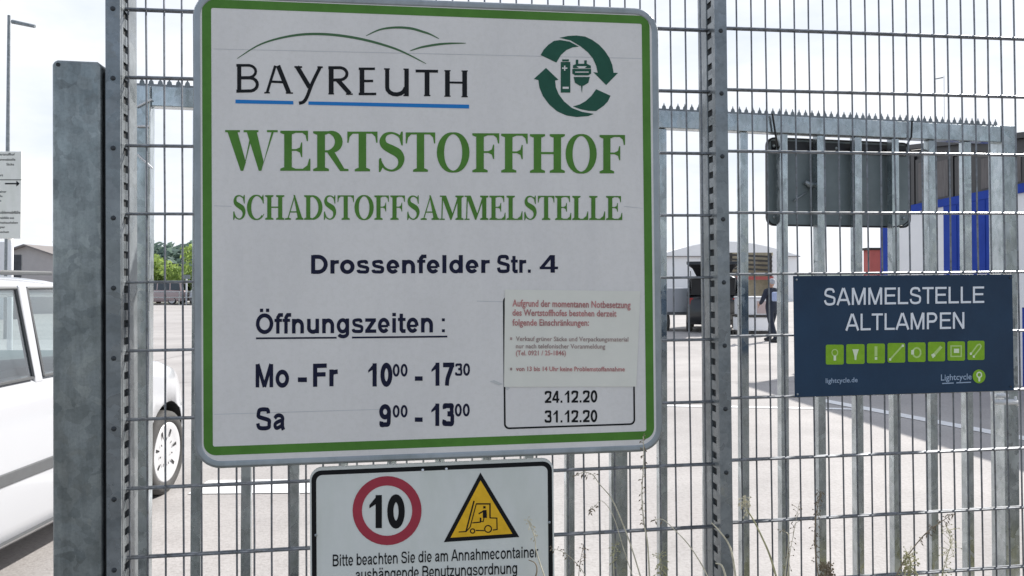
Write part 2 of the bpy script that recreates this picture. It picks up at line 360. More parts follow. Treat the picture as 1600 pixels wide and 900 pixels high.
        st([(L_,0),(L_,1 if ch=='h' else XH)])
        if ch=='m': m=adv/2; stemarch(L_,m); stemarch(m,adv-L_)
        else: stemarch(L_,adv-L_)
    elif ch=='r': st([(L_,0),(L_,XH)]); S.append(ribbon(spline([(L_,XH-.32),(L_+.06,XH-.15),(L_+.2,XH-h),(adv-.01,XH-h*.9)],4),w*.9))
    elif ch=='u':
        b=adv-L_; rx=(b-L_)/2; st([(b,0),(b,XH)]); st([(L_,XH)]+arc(L_+rx,.26,rx,.27-hw/2,180,360)+[(b,.36)])
    elif ch=='i': st([(adv/2,0),(adv/2,XH)]); st([(adv/2-h,.91),(adv/2+h,.91)],.17)
    elif ch=='l': st([(adv/2,0),(adv/2,1)])
    elif ch=='t': st([(.21,.95),(.21,.16),(.28,hw*.45),(.45,hw*.45)],w*.95); st([(.02,XH-hw*.4),(.45,XH-hw*.4)],hw*.9)
    elif ch=='f': st([(.21,0),(.21,.80),(.30,1-hw*.4),(.50,1-hw*.4)],w*.95); st([(.02,XH-hw*.4),(.44,XH-hw*.4)],hw*.9)
    elif ch=='s':
        S.append(ribbon(spline([(adv-.1-h,.52),(adv*.70,.68-h*.4),(adv/2,XH+.01-hw/2),(.20,.66-h*.4),(.07+h,.53),(.22,.42),(adv/2,.37),(.60,.31),(adv-.05-h,.20),(.58,.06+h*.3),(adv/2,-.01+hw/2),(.18,.07+h*.3),(.03+h,.20)],4),hw*.95))
    elif ch=='z': st([(.04,XH-hw/2),(adv-.06,XH-hw/2)],hw); st([(.04,hw/2),(adv-.04,hw/2)],hw); st([(adv-.06-h,XH-hw*.6),(.04+h,hw*.6)],w)
    elif ch=='1': st([(.50,0),(.50,1)]); S.append([[(.14,.70),(.46,1.0),(.56,.98),(.50,.78),(.14,.60)]])
    elif ch=='2': S.append(ribbon(spline([(.06+h,.70),(.14,.90-h*.3),(.38,1-hw/2),(.63,.89-h*.3),(.71-h,.70),(.58,.48),(.33,.25),(.12,.06)],4),w*.95)); st([(.05,hw/2),(adv-.06,hw/2)],hw)
    elif ch=='3':
        S.append(ribbon(spline([(.05+h,.76),(.17,.93-h*.3),(.38,1-hw/2),(.60,.93-h*.3),(.70-h,.76),(.58,.58),(.34,.54)],4),w*.93))
        S.append(ribbon(spline([(.34,.54),(.60,.49),(.74-h,.29),(.60,.07+h*.3),(.37,hw/2),(.14,.08+h*.3),(.04+h,.27)],4),w*.93))
    elif ch=='4': st([(.54,0),(.54,1)]); st([(.03,.27),(.75,.27)],hw); st([(.10,.27),(.50,.97)],w*.85)
    elif ch=='7': st([(.06,1-hw/2),(adv-.05,1-hw/2)],hw); S.append(ribbon(spline([(adv-.07-h,1-hw*.7),(.48,.62),(.33,.3),(.29,0)],4),w))
    elif ch=='9':
        S.append(ribbon(arc(.385,.67,.335-h,.335-hw/2,0,360,22),w*.95)); S.append(ribbon(spline([(.72-h,.66),(.71-h,.36),(.56,.10+h*.2),(.36,hw/2),(.18,.07+h*.2),(.07+h,.24)],4),w*.93))
    elif ch=='.': st([(.10,.09),(.28,.09)],.18)
    elif ch==':': st([(.13,.10),(.32,.10)],.19); st([(.13,.60),(.32,.60)],.19)
    elif ch=='-': st([(.04,.33),(adv-.04,.33)],.19)
    return adv,S
def serif(ch):
    """bold Times-like capitals: (advance, layers), cap height 1"""
    S=[]; W=.225; t=.052
    def P(*p): S.append([list(p)])
    def stem(x,y0=0,y1=1,w=W,ser=(1,1),sw=.115):
        P((x-w/2,y0),(x+w/2,y0),(x+w/2,y1),(x-w/2,y1))
        for y,k,on in((y0,1,ser[0]),(y1,-1,ser[1])):
            if on: P((x-w/2-sw,y),(x+w/2+sw,y),(x+w/2+sw,y+k*t),(x+w/2+.02,y+k*(t+.035)),(x-w/2-.02,y+k*(t+.035)),(x-w/2-sw,y+k*t))
    def bar(x0,x1,y,th=.05): P((x0,y-th/2),(x1,y-th/2),(x1,y+th/2),(x0,y+th/2))
    def beak(x,y,dy,dx=.16):  # corner at x,y ; hangs by dy towards the bar
        P((x,y),(x,y+dy),(x-.035,y+dy),(x-dx*.45,y+dy*.45),(x-dx*1.2,y+dy*.14),(x-dx*1.9,y))
    adv={'W':1.42,'E':.94,'R':1.02,'T':.94,'S':.80,'O':1.08,'F':.88,'H':1.10,'C':1.0,'A':1.04,'D':1.04,'M':1.36,'L':.93}[ch]
    def half(cx,side,ro,ri,y0=0,y1=1):
        pass
    if ch in 'EF':
        stem(.25,ser=(1,1)); bar(.1,.82 if ch=='E' else .8,1-t/2,t); beak(.84 if ch=='E' else .82,1,-.26); bar(.3,.62,.52,.045)
        P((.64,.34),(.67,.34),(.67,.71),(.64,.71),(.60,.585),(.50,.545),(.50,.495),(.60,.455))
        if ch=='E': bar(.1,.86,t/2,t); beak(.91,0,.30,.2)
    elif ch=='L': stem(.25); bar(.1,.86,t/2,t); beak(.90,0,.36,.24)
    elif ch=='T': stem(.47,ser=(1,0)); bar(.04,.90,1-t/2,t); beak(.92,1,-.28,.15); P((.02,1),(.02,.72),(.055,.72),(.09,.87),(.2,.96),(.32,1))
    elif ch=='H': stem(.25); stem(.85); bar(.3,.8,.51,.055)
    elif ch=='D':
        stem(.25); S.append(ribbon([(.3,1-t/2),(.42,1-t/2)]+arc(.42,.5,.50,.5-t/2,90,-90,18)[1:-1]+[(.42,t/2),(.3,t/2)],[t,t]+[t+.17*max(0,math.sin(math.pi*i/18))**1.2 for i in range(1,18)]+[t,t]))
    elif ch=='O':
        n=32; S.append(ribbon([(.54+.41*math.cos(2*math.pi*i/n),.5+.49*math.sin(2*math.pi*i/n)) for i in range(n+1)],[.045+.19*abs(math.cos(2*math.pi*i/n))**1.4 for i in range(n+1)]))
    elif ch=='C':
        n=26; a=[42+(318-42)*i/n for i in range(n+1)]
        S.append(ribbon([(.56+.42*math.cos(R(x)),.5+.49*math.sin(R(x))) for x in a],[.045+.19*max(0,-math.cos(R(x)))**1.3+.06*max(0,math.cos(R(x))) for x in a]))
        P((.90,1.02),(.93,1.02),(.95,.66),(.91,.66),(.86,.78),(.80,.86)); P((.88,.16),(.95,.25),(.97,.22),(.85,.07))
    elif ch=='S':
        pts=[(.68,.76),(.60,.90),(.42,.975),(.24,.93),(.17,.79),(.22,.66),(.40,.56),(.58,.46),(.66,.30),(.60,.12),(.42,.025),(.22,.09),(.12,.27)]
        w=[.04,.06,.05,.09,.16,.19,.22,.22,.17,.10,.05,.06,.04]
        q=spline([(a,b,c) for (a,b),c in zip(pts,w)],4); S.append(ribbon([p[:2] for p in q],[p[2] for p in q]))
        P((.66,1.01),(.70,1.01),(.70,.66),(.665,.66),(.62,.80),(.60,.88)); P((.07,-.01),(.11,-.01),(.17,.11),(.13,.34),(.095,.34),(.07,.3))
    elif ch=='R':
        stem(.25); n=14
        S.append(ribbon([(.3,1-t/2),(.45,1-t/2)]+arc(.45,.735,.31,.24,90,-90,n)[1:-1]+[(.45,.495),(.3,.495)],[t,t]+[t+.17*math.sin(math.pi*i/n)**1.1 for i in range(1,n)]+[t,t]))
        P((.40,.50),(.62,.50),(.92,.06),(1.04,t),(1.04,0),(.80,0))
    elif ch=='A':
        P((.48,1.01),(.56,1.01),(.97,.04),(.72,.04)); P((.50,.93),(.53,.86),(.20,.04),(.145,.04)); bar(.27,.70,.32,.05)
        P((.01,0),(.34,0),(.34,t),(.23,t+.03),(.10,t+.02),(.01,t)); P((.60,0),(1.03,0),(1.03,t),(.97,t+.03),(.68,t+.03),(.60,t))
    elif ch=='M':
        stem(1.10); P((.10,0),(.16,0),(.20,1),(.14,1)); P((.10,1),(.36,1),(.74,.22),(.66,0),(.60,0)) ; P((.66,.0),(.70,.22),(1.02,1),(1.12,1))
        P((.02,1),(.30,1),(.30,1-t),(.02,1-t)); P((.01,0),(.29,0),(.29,t),(.01,t)); 
    elif ch=='W':
        P((.06,.97),(.33,.97),(.56,.20),(.49,-.01),(.42,-.01)); P((.49,-.01),(.53,.12),(.76,.97),(.70,.97)); P((.58,.97),(.85,.97),(1.04,.22),(.98,-.01),(.91,-.01)); P((.98,-.01),(1.02,.12),(1.32,.97),(1.26,.97))
        bar(0,.40,1-t/2,t); bar(.50,.90,1-t/2,t); bar(1.13,1.42,1-t/2,t)
    return adv,S
class Sign:
    """a flat sign lying parallel to a plane: px -> local (x=u, y=-d, z=v) of an empty at its lower middle"""
    def __init__(s,name,pl,d,corner_bl,corner_br,label,cat):
        s.pl=pl; s.d=d; a,b=pl.sv(*corner_bl,d); a2,b2=pl.sv(*corner_br,d)
        s.o=((a+a2)/2,min(b,b2)); s.root=root(name,None,label,cat,X=pl.matrix(s.o[0],s.o[1],0))
    def uv(s,x,y):
        a,b=s.pl.sv(x,y,s.d); return a-s.o[0],b-s.o[1]
    def polys(s,name,layers,mt,d,parent=None,px=True,step=2.5e-5,label=None):
        mb=MB()
        for k,lay in enumerate(layers):
            for pg in lay:
                q=[(s.uv(*p) if px else p) for p in pg]; mb.add([(a,-(s.d+d+k*step),b) for a,b in q],[tuple(range(len(q)))])
        o=mb.build(name,mt,parent or s.root,label=label); me=o.data
        return o
    def text(s,name,txt,x0,x1,base,top,mt,d,w=.19,gl=None,parent=None):
        """base, top = (y at x0, y at x1)"""
        G=[(gl(c) if gl else sans(c,w)) if c!=' ' else (.39,[]) for c in txt]; T=sum(g[0] for g in G)
        x=0; lays=[]
        for adv,S in G:
            for lay in S:
                out=[]
                for pg in lay:
                    q=[]
                    for (a,b) in pg:
                        t=(x+a)/T; px=x0+(x1-x0)*t; yb=base[0]+(base[1]-base[0])*t; yt=top[0]+(top[1]-top[0])*t
                        q.append((px,yb+(yt-yb)*b))
                    out.append(q)
                lays.append(out)
            x+=adv
        return s.polys(name,lays,mt,d,parent,step=4e-6)
    def glyphbox(s,ch,x0,x1,yb,yt,gl,out):
        adv,S=gl(ch); xs=[p[0] for l in S for g in l for p in g]; lo,hi=min(xs),max(xs)
        for lay in S: out.append([[(x0+(x1-x0)*(a-lo)/(hi-lo),yb+(yt-yb)*b) for a,b in g] for g in lay])
    def font(s,name,txt,x0,x1,base,top,mt,d,parent=None,off=0.0):
        cu=bpy.data.curves.new('t','FONT'); cu.body=txt; cu.resolution_u=2; cu.offset=off
        ob=bpy.data.objects.new('t',cu); col.objects.link(ob); bpy.context.view_layer.update()
        me=bpy.data.meshes.new_from_object(ob.evaluated_get(bpy.context.evaluated_depsgraph_get()))
        xs=[v.co.x for v in me.vertices]; lo,hi=min(xs),max(xs); mb=MB(); vs=[]
        for v in me.vertices:
            t=(v.co.x-lo)/(hi-lo); b=v.co.y/.70; px=x0+(x1-x0)*t; yb=base[0]+(base[1]-base[0])*t; yt=top[0]+(top[1]-top[0])*t
            a,c=s.uv(px,yb+(yt-yb)*b); vs.append((a,-(s.d+d),c))
        mb.add(vs,[tuple(p.vertices) for p in me.polygons]); bpy.data.objects.remove(ob); bpy.data.meshes.remove(me)
        return mb.build(name,mt,parent or s.root)
def rrect(x0,z0,x1,z1,r,n=6):
    p=[]
    for cx,cz,a in((x1-r,z0+r,-90),(x1-r,z1-r,0),(x0+r,z1-r,90),(x0+r,z0+r,180)):
        p+=[(cx+r*math.cos(R(a+90*i/n)),cz+r*math.sin(R(a+90*i/n))) for i in range(n+1)]
    return p
def ringmesh(mb,outer,inner,y):
    n=len(outer); mb.add([(x,y,z) for x,z in outer]+[(x,y,z) for x,z in inner],[(i,(i+1)%n,n+(i+1)%n,n+i) for i in range(n)])
# ================================================================ SETTING
mb=MB(); mb.add([(-900,-400,0),(900,-400,0),(900,1600,0),(-900,1600,0)],[(0,1,2,3)]); struct(mb.build('ground','concrete',base=(0,0,0)))
def sheet(name,pts,z,mt,kind='structure'):
    mb=MB(); mb.add([(x,y,z) for x,y in pts],[tuple(range(len(pts)))]); return struct(mb.build(name,mt,base=(pts[0][0],pts[0][1],z)),kind)
sheet('marking_or_sunlit_strip',[(-2.45,5.83),(-.3,5.90),(-.3,6.31),(-2.45,6.23)],.006,'paint')
sheet('marking_or_sunlit_strip',[(2.0,9.95),(4.3,9.68),(4.3,9.80),(2.0,10.08)],.006,'paint')
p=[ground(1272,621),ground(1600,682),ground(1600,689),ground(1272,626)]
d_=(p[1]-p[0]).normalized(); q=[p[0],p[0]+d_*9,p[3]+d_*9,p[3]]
sheet('marking_or_sunlit_strip',[(a.x,a.y) for a in q],.006,'paint')  # white paint standing in for a sunlit gap in the building's shadow
for y in (12.3,20.8,32): sheet('joint_line',[(-12,y),(18,y+.25),(18,y+.27),(-12,y+.02)],.003,'joint')
for x in (-7.5,9.6): sheet('joint_line',[(x,3.6),(x+.02,3.6),(x+.6,40),(x+.58,40)],.0045,'joint')
sheet('kerb_line',[(-40,55.2),(-8,55.2),(-8,56.2),(-40,56.2)],.008,'roof')
# hills
mb=MB(); nx=80; vs=[];fs=[]
rs=random.Random(3)
for j in range(7):
    for i in range(nx+1):
        x=-500+1000*i/nx; y=230+j*60
        h=(16+6*math.sin(x*.013+1)+3*math.sin(x*.041))*(1-math.exp(-((j)/1.6)**2))*(1.0 if x<0 else .45)
        vs.append((x,y,h-.3))
for j in range(6):
    for i in range(nx): fs.append((j*(nx+1)+i,j*(nx+1)+i+1,(j+1)*(nx+1)+i+1,(j+1)*(nx+1)+i))
mb.add(vs,fs); struct(mb.build('hills','leafhaze',base=(0,300,0),smooth=True))
def leafcloud(mb,c,rx,ry,rz,n,s,rnd):
    for k in range(n):
        while True:
            x,y,z=rnd.uniform(-1,1),rnd.uniform(-1,1),rnd.uniform(-1,1)
            if .25<x*x+y*y+z*z<1: break
        p=Vector((c[0]+x*rx,c[1]+y*ry,c[2]+z*rz)); a=Vector((rnd.uniform(-1,1),rnd.uniform(-1,1),rnd.uniform(-1,1))).normalized(); b=a.orthogonal().normalized(); cc=a.cross(b)
        u=s*rnd.uniform(.5,1.2); mb.add([p-b*u,p-cc*u*.6,p+b*u,p+cc*u*.6],[(0,1,2,3)])
rn=random.Random(11); mb=MB()
for k in range(300):
    x=rn.uniform(-150,20); y=rn.uniform(160,185); h=rn.uniform(9.6,10.9)*(1 if x>-97 else .80)
    leafcloud(mb,(x,y,h*.5),rn.uniform(3,5),3.5,h*.5,120,1.05,rn)
o=mb.build('forest','leafhaze',base=(-80,165,0)); o['kind']='stuff'; 
def tree(x,y,h,r,label,seed,mt='leaf',n=1500):
    rr=random.Random(seed); t=root('broadleaf_tree',(x,y,0),label,'tree','trees at the far side of the yard')
    m=MB(); m.tube([(0,0,0),(.05,.02,h*.35),(-.03,.05,h*.8)],[r*.07,r*.05,r*.02],8)
    for k in range(5):
        a=rr.uniform(0,6.28); m.tube([(0,0,h*(.25+.08*k)),(math.cos(a)*r*.4,math.sin(a)*r*.4,h*(.45+.07*k))],[r*.03,r*.012],5)
    m.build('trunk','bark',t)
    m=MB()
    for k in range(11):
        a=rr.uniform(0,6.28); q=rr.uniform(.1,.72)*r; zc=h*rr.uniform(.30,.82)
        leafcloud(m,(math.cos(a)*q,math.sin(a)*q,zc),r*.42,r*.42,h*.17,n//11,.15*r/2+.06,rr)
    m.build('crown',mt,t)
TL=['light green bushy tree behind the parked cars, left of the big sign','small dark green tree between two bright ones behind the parked cars','bright green round tree nearest the big sign edge']
spots=[(-27.6,60,4.0,2.6,'bright green bushy tree behind the parked rose car, just right of the gate end post'),(-25.2,63,3.6,2.3,'darker green tree behind the parked silver car beside the big sign'),(-23.4,60,4.7,2.5,'tall light green tree at the left edge of the big sign'),
       (-31.0,64,4.4,2.8,'spreading light green tree hidden partly by the tall steel plate post'),(-38,70,4.6,3.2,'broad green tree over the grey roofed shed, seen beyond the white car'),(-19.5,62,4.2,2.7,'broad green tree standing behind the white sign board')]
for i,(x,y,h,r,l) in enumerate(spots): tree(x,y,h,r,l,40+i,'leaf' if i!=1 else 'leafhaze',1500)
# unseen dark street added to cut light on the fence front, on the photographer's side
a_=Plane((-1.1253,2.2409,0),(math.cos(.1335),math.sin(.1335),0))
q=[a_.pt(-60,0,.62),a_.pt(60,0,.62),a_.pt(60,0,40),a_.pt(-60,0,40)]
sheet('road',[(p.x,p.y) for p in q],.005,'asphalt')
# ================================================================ MESH FENCE
B0=-2.40
fx=FP.matrix(1.0,B0,0); fence=root('mesh_fence',None,'galvanised double rod mesh fence on square posts carrying the signs','fence',X=fx)
def FL(s_,v,d): return (s_-1.0,-d,v-B0)
def panel(c0,ncol,s0,s1,z0,skip=()):
    m=MB()
    for i in range(ncol):
        x=c0+.05*i; m.tube([FL(x+(random.gauss(0,.00045) if k else 0),.23-.2*k if k else .23,0) for k in range(13)]+[FL(x,-2.33,0)],.0030,6)
    for j in range(-1,12):
        for d in(.0068,-.0068):
            m.tube([FL(s0,-.2*j+z0,d),FL(s1,-.2*j+z0,d)],.0040,6)
    return m.build('mesh_panel','wire',fence)
def srange(x,d): return FP.sv(x,450,d)[0]
RL0,RL1=srange(165.5,.05),srange(188.5,.05)
RR0,RR1=srange(1121.5,.05),srange(1140.5,.05)
print('rails',RL0,RL1,RR0,RR1)
nA=int((RR0-.02)/.05)+1
panel(0,nA,RL1-.012,RR0+.012,0)
panel(1.8737,50,RR1-.012,1.8737+2.5,.0092)
panel(1.8737+2.56,50,1.8737+2.49,1.8737+5.1,.0092)
def post(s0,s1,tube0,tube1,lab):
    m=MB(); m.box(FL(tube0,B0-.02,-.012),FL(tube1,.30,-.085)); p_=m.build('post','galv',fence,bevel=.002)
    m=MB(); m.box(FL(s0,-2.36,.0462),FL(s1,.27,.05))
    for a,b in((s0,s0+.003),(s1-.003,s1)):
        m.box(FL(a,-2.36,.024),FL(b,.27,.0460))
        k=0; z=-2.36
        while z<.26:
            m.box(FL(a,z,-.010),FL(b,z+.029,.0238)); z+=.05
    m.build('cover_rail','galv',p_)
    m=MB(); m.box(FL(s0+.006,-2.34,-.009),FL(s1-.006,.25,.018)); m.build('rail_hollow_shade','hole',p_)  # dark filler paints the shade inside the hollow rail behind its slots
    for k in range(-1,12):
        zc=-.2*k-.0165; c=(s0+s1)/2+.0005
        m=MB(); X=Matrix.Translation(Vector(FL(c,zc,.050)))@Matrix.Rotation(R(-90),4,'Z')
        m.lathe([(0,.004),(.0042,.0038),(.0066,.0022),(.0072,.0002)],12,X); m.build('bolt','bolt',p_,smooth=True)
post(RL0,RL1,RL0-.004,RL1+.001,'')
post(RR0,RR1,RR0-.003,RR1-.004,'')
s3=1.8737+2.5; post(s3-.0,s3+.042,s3,s3+.04,'')
# big plate post at the left
a,b_=FP.sv(81,500,.05)[0],FP.sv(158.5,500,.05)[0]; top=FP.sv(110,93.5,.05)[1]
gp=root('plate_post',None,'wide weathered galvanised steel post with rounded top beside the fence','post',X=FP.matrix((a+b_)/2,B0,0))
W2=(b_-a)/2; H=top-B0
m=MB(); pl=[(-W2,0),(W2,0),(W2,H-.012),(W2-.012,H-.002),(-W2+.014,H),(-W2+.004,H-.004),(-W2,H-.014)]
m.prism(pl,-.05,.09); m.build('profile','galvbig',gp,bevel=.009,bseg=4)
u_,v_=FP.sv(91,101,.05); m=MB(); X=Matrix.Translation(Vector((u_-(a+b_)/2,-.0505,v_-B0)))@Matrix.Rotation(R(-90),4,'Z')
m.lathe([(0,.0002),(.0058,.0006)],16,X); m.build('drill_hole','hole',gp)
m=MB(); m.box((W2+.001,-.03,0),(W2+.014,.05,H-.03)); m.build('gap_shade_strip','hole',gp)  # dark filler painting the shade in the gap beside the post
# ================================================================ SLIDING GATE
GP=Plane((-1.321,2.71,CH+.70),(3.586,.73,0)); GB=-2.26
gate=root('bar_gate',None,'galvanised vertical bar gate with toothed top rail behind the mesh fence','gate',X=GP.matrix(1.8,GB,0))
def GL(s_,v,d): return (s_-1.8,-d,v-GB)
gs=lambda x,y=700: GP.sv(x,y,0)[0]
sE0,sE1=gs(1569),gs(1591)
m=MB(); m.box(GL(gs(232)+.0015,-.072,0),GL(sE0-.0015,0,-.05)); m.build('top_rail','galvgate',gate,bevel=.003)
m=MB(); m.box(GL(gs(232)+.0015,-2.12,0),GL(sE0-.0015,-2.04,-.05)); m.build('bottom_rail','galvgate',gate,bevel=.003)
m=MB(); m.box(GL(gs(206),-2.12,.004),GL(gs(232),0,-.06)); e1=m.build('end_post','galvgate',gate,bevel=.004)
m=MB(); m.box(GL(sE0,-2.12,.006),GL(sE1,.004,-.075)); e2=m.build('end_post','galvgate',gate,bevel=.004)
m=MB(); s=gs(206)
m.box(GL(s,.001,-.022),GL(sE1-.08,.012,-.026))
x=s+.01
while x<sE1-.09:
    m.prism([(x-1.8,.010-GB),(x+.019-1.8,.010-GB),(x+.0165-1.8,.022-GB),(x+.0125-1.8,.026-GB),(x+.0095-1.8,.037-GB),(x+.0065-1.8,.026-GB),(x+.0025-1.8,.022-GB)],.0225,.0257); x+=.0305
m.build('toothed_strip','galv',gate)
front=[(298.5,312.5),(378.5,389.5),(454,465.5),(531,542),(607,618),(682,694),(755,768),(822,834),(885,899.5),(957,981),(1030,1046),(1104,1116),(1159.5,1173.5),(1223,1235),(1281,1293),(1340,1352),(1399,1410),(1457,1468),(1513,1524)]
for x0,x1 in front:
    a,b=gs(x0),gs(x1); c=(a+b)/2; w=.0345 if x1-x0<20 else .068
    m=MB(); m.box(GL(c-w/2,-2.0385,-.008),GL(c+w/2,-.0735,-.042)); m.build('bar','galvgate',gate,bevel=.002)
# corner catch on the left end of the gate, white for painted sun glints
m=MB()
def strip(mb,pl_,LF,p,q,d,w):
    a=pl_.sv(*p,d); b=pl_.sv(*q,d); A=Vector(LF(a[0],a[1],d)); B=Vector(LF(b[0],b[1],d)); mb.tube([A,B],w,6)
strip(m,GP,GL,(213,167),(237,155),.012,.0035); strip(m,GP,GL,(213,197),(232,197),.012,.0045); strip(m,GP,GL,(214,241),(238,263),.012,.004)
strip(m,GP,GL,(229,160),(228,330),.010,.0025); m.build('corner_catch','bwhite',e1)
# latch on the right end post
m=MB(); 
for p,q,w in(((1549,612),(1551,626),.006),((1553,628),(1588,628),.012),((1556,618),(1574,618),.010),((1586,620),(1590,634),.006)): strip(m,GP,GL,p,q,.026,w)
m.build('latch','bwhite',e2,smooth=True)
m=MB(); m.box(GL(sE0+.012,-.90,.006),GL(sE1-.02,-.86,.010)); m.build('lock_plate','galv',e2)
# back of a sign hung on the gate
SD=-.062
c0=GP.sv(1199,351,SD); c1=GP.sv(1422,356,SD); t0=GP.sv(1199,216.5,SD); t1=GP.sv(1422,223,SD)
sx0,sx1=c0[0],c1[0]; z0=(c0[1]+c1[1])/2; z1=(t0[1]+t1[1])/2
bsn=root('sign_panel',None,'dark grey back of a rounded sign hanging behind the gate bars','sign',X=GP.matrix((sx0+sx1)/2,z0,0))
w=(sx1-sx0)/2; h=z1-z0
m=MB(); m.prism(rrect(-w,0,w,h,.035),.0625,.0665); m.build('panel','signback',bsn)
m=MB(); o_=rrect(-w-.003,-.003,w+.003,h+.003,.037); i_=rrect(-w+.004,.004,w-.004,h-.004,.033)
ringmesh(m,o_,i_,.060); ringmesh(m,o_,[(a*1.0,b) for a,b in o_],.060); 
n=len(o_); m.add([(x,.060,z) for x,z in o_]+[(x,.072,z) for x,z in o_],[(i,(i+1)%n,n+(i+1)%n,n+i) for i in range(n)]); m.build('rim','wdark',bsn)
m=MB(); m.box((-w+.02,.0585,h-.058),(w-.02,.0622,h-.012)); m.build('lip_shade','wdark',bsn)  # dark strip paints the shade of the folded top lip
for x,z in((-w+.03,h-.035),(-w+.03,.035),(w-.035,.04),(w-.03,h-.05),(-.02,h-.035),(.0,.036)):
    m=MB(); m.blob((x,.0575,z),.007,.004,.007,8,5); m.build('rivet','alu',bsn,smooth=True)
def BL(x,y,d): a=GP.sv(x,y,d); return (a[0]-(sx0+sx1)/2,-d,a[1]-z0)
m=MB(); m.tube([BL(1258,284,-.05),BL(1266,290,-.045),BL(1276,283,-.05)],[.009,.013,.010],8); m.tube([BL(1240,314,-.052),BL(1261,300,-.052)],.0035,6); m.build('clamp','alu',bsn,smooth=True)
# black straps that hold it
for pts,lb in(([(1207,178),(1209,192),(1212,212),(1218,245)],'black strap from the toothed rail to the left corner of the grey sign back'),([(1425,189),(1424,214),(1417,226),(1423,236),(1441,234)],'black strap looped under the top rail at the right corner of the grey sign back')):
    m=MB(); m.tube([GP.hit(x,y,.012 if i<3 else -.05) for i,(x,y) in enumerate(pts)],.0042,6); tag(m.build('strap','dark'),lb,'strap','straps on the grey sign back')
m=MB(); m.tube([GP.hit(x,y,.006) for x,y in((1398,354),(1410,353),(1419,346),(1421,338))],.003,6); tag(m.build('cable_tie','dark'),'thin black tie at the lower right corner of the grey sign back','cable tie')
# ================================================================ BIG SIGN
S=Sign('recycling_yard_sign',FP,.05,(302,730),(1032,709),'large white recycling yard sign with green border and opening hours','sign')
bl=S.uv(302,729.5); br=S.uv(1032,708.5); tl=S.uv(302.5,-6); tr=S.uv(1032,5.5)
x0,x1=(bl[0]+tl[0])/2,(br[0]+tr[0])/2; zb=(bl[1]+br[1])/2; zt=(tl[1]+tr[1])/2
print('sign',x0,x1,zb,zt,bl,br,tl,tr)
rO=.075
def off(k): return rrect(x0+k,zb+k,x1-k,zt-k,max(.004,rO-k),8)
m=MB(); prof=[(.0,-.020),(.0,-.048),(.004,-.0535),(.010,-.0545),(.0145,-.0520),(.018,-.0530),(.021,-.0500)]
rings=[off(a) for a,_ in prof]; n=len(rings[0]); vs=[];fs=[]
for rg,(a,y) in zip(rings,prof): vs+=[(x,y,z) for x,z in rg]
for j in range(len(prof)-1):
    for i in range(n): fs.append((j*n+i,j*n+(i+1)%n,(j+1)*n+(i+1)%n,(j+1)*n+i))
m.add(vs,fs); m.build('rim','alu',S.root,smooth=True)
m=MB(); m.prism(off(.012),-.0498,-.030); m.build('panel','sign',S.root)
# green band straight from the photograph's inner edges
gx0,gx1=S.uv(317,400)[0],S.uv(1019,400)[0]; gz0=(S.uv(400,712)[1]+S.uv(950,686)[1])/2; gz1=(S.uv(400,3.5)[1]+S.uv(950,20.5)[1])/2; gw=.0255
print('green',gx0,gx1,gz0,gz1)
m=MB(); ringmesh(m,rrect(gx0,gz0,gx1,gz1,.036,8),rrect(gx0+gw,gz0+gw,gx1-gw,gz1-gw,.006,8),-.0503); m.build('border','green',S.root)
for nm,(xa,ya,xb,yb) in {'a':(334,76,1004,91),'b':(334,321,362,322),'c':(975,322,1004,325),'d':(334,647,600,639),'e':(745,470,786,471)}.items():
    S.polys('foil_seam',[[[(xa,ya),(xb,yb),(xb,yb+.9),(xa,ya+.9)]]],'seam',.0002)
Z5=lambda p,ox=300,oy=0,k=4.0921:[(ox+a/k,oy+b/k) for a,b in p]
# hills of the town logo
def taper(p,wm): 
    q=spline(p,5); n=len(q); return ribbon(q,[.6+(wm-.6)*math.sin(math.pi*i/(n-1))**.7 for i in range(n)])
c1=Z5([(288,375),(420,292),(550,247),(700,221),(850,219),(1000,235),(1150,266),(1300,312),(1400,357),(1497,408)])
c2=Z5([(1112,230),(1200,190),(1300,176),(1400,182),(1475,203)])+[(672,53.5),(686,60.5)]
c3=[(640.5,79.5),(658,74),(680,70),(700,68),(728,67.5)]
S.polys('hill_lines',[taper(c1,3.9),taper(c2,3.6),taper(c3,3.4)],'greenl',.0006)
bx=[]  # BAYREUTH
def zs(p,w): bx.append(ribbon(Z5(p),w*1.22))
zs([(302,414),(302,588)],5.2); zs([(284,418),(360,418)]+[(360+48*math.sin(R(a)),457-39*math.cos(R(a))) for a in range(10,171,20)]+[(302,496)],3.4); zs([(302,498),(370,498)]+[(370+48*math.sin(R(a)),540-42*math.cos(R(a))) for a in range(10,171,20)]+[(284,583)],4.0)
zs([(533,420),(480,592)],3.4); zs([(550,420),(620,594)],5.6); zs([(462,593),(498,593)],1.8); zs([(600,595),(646,595)],1.8); zs([(505,522),(590,526)],3)
zs([(672,426),(752,560)],5.6); zs(spline([(820,428),(770,530),(735,620),(712,652),(684,660)],5),4.3); zs([(655,428),(704,429)],2.2); zs([(802,429),(836,430)],2.2)
zs([(890,430),(890,602)],6.2); zs([(872,433),(945,433)]+[(945+46*math.sin(R(a)),472-39*math.cos(R(a))) for a in range(10,171,20)]+[(900,512)],3.8); zs([(930,510),(1010,600)],5.6); zs([(872,600),(908,600)],1.8); zs([(985,602),(1028,602)],1.8)
zs([(1087,436),(1087,604)],6.0); zs([(1066,440),(1170,440)],3.2); zs([(1090,518),(1158,518)],3.2); zs([(1066,601),(1178,601)],3.2)
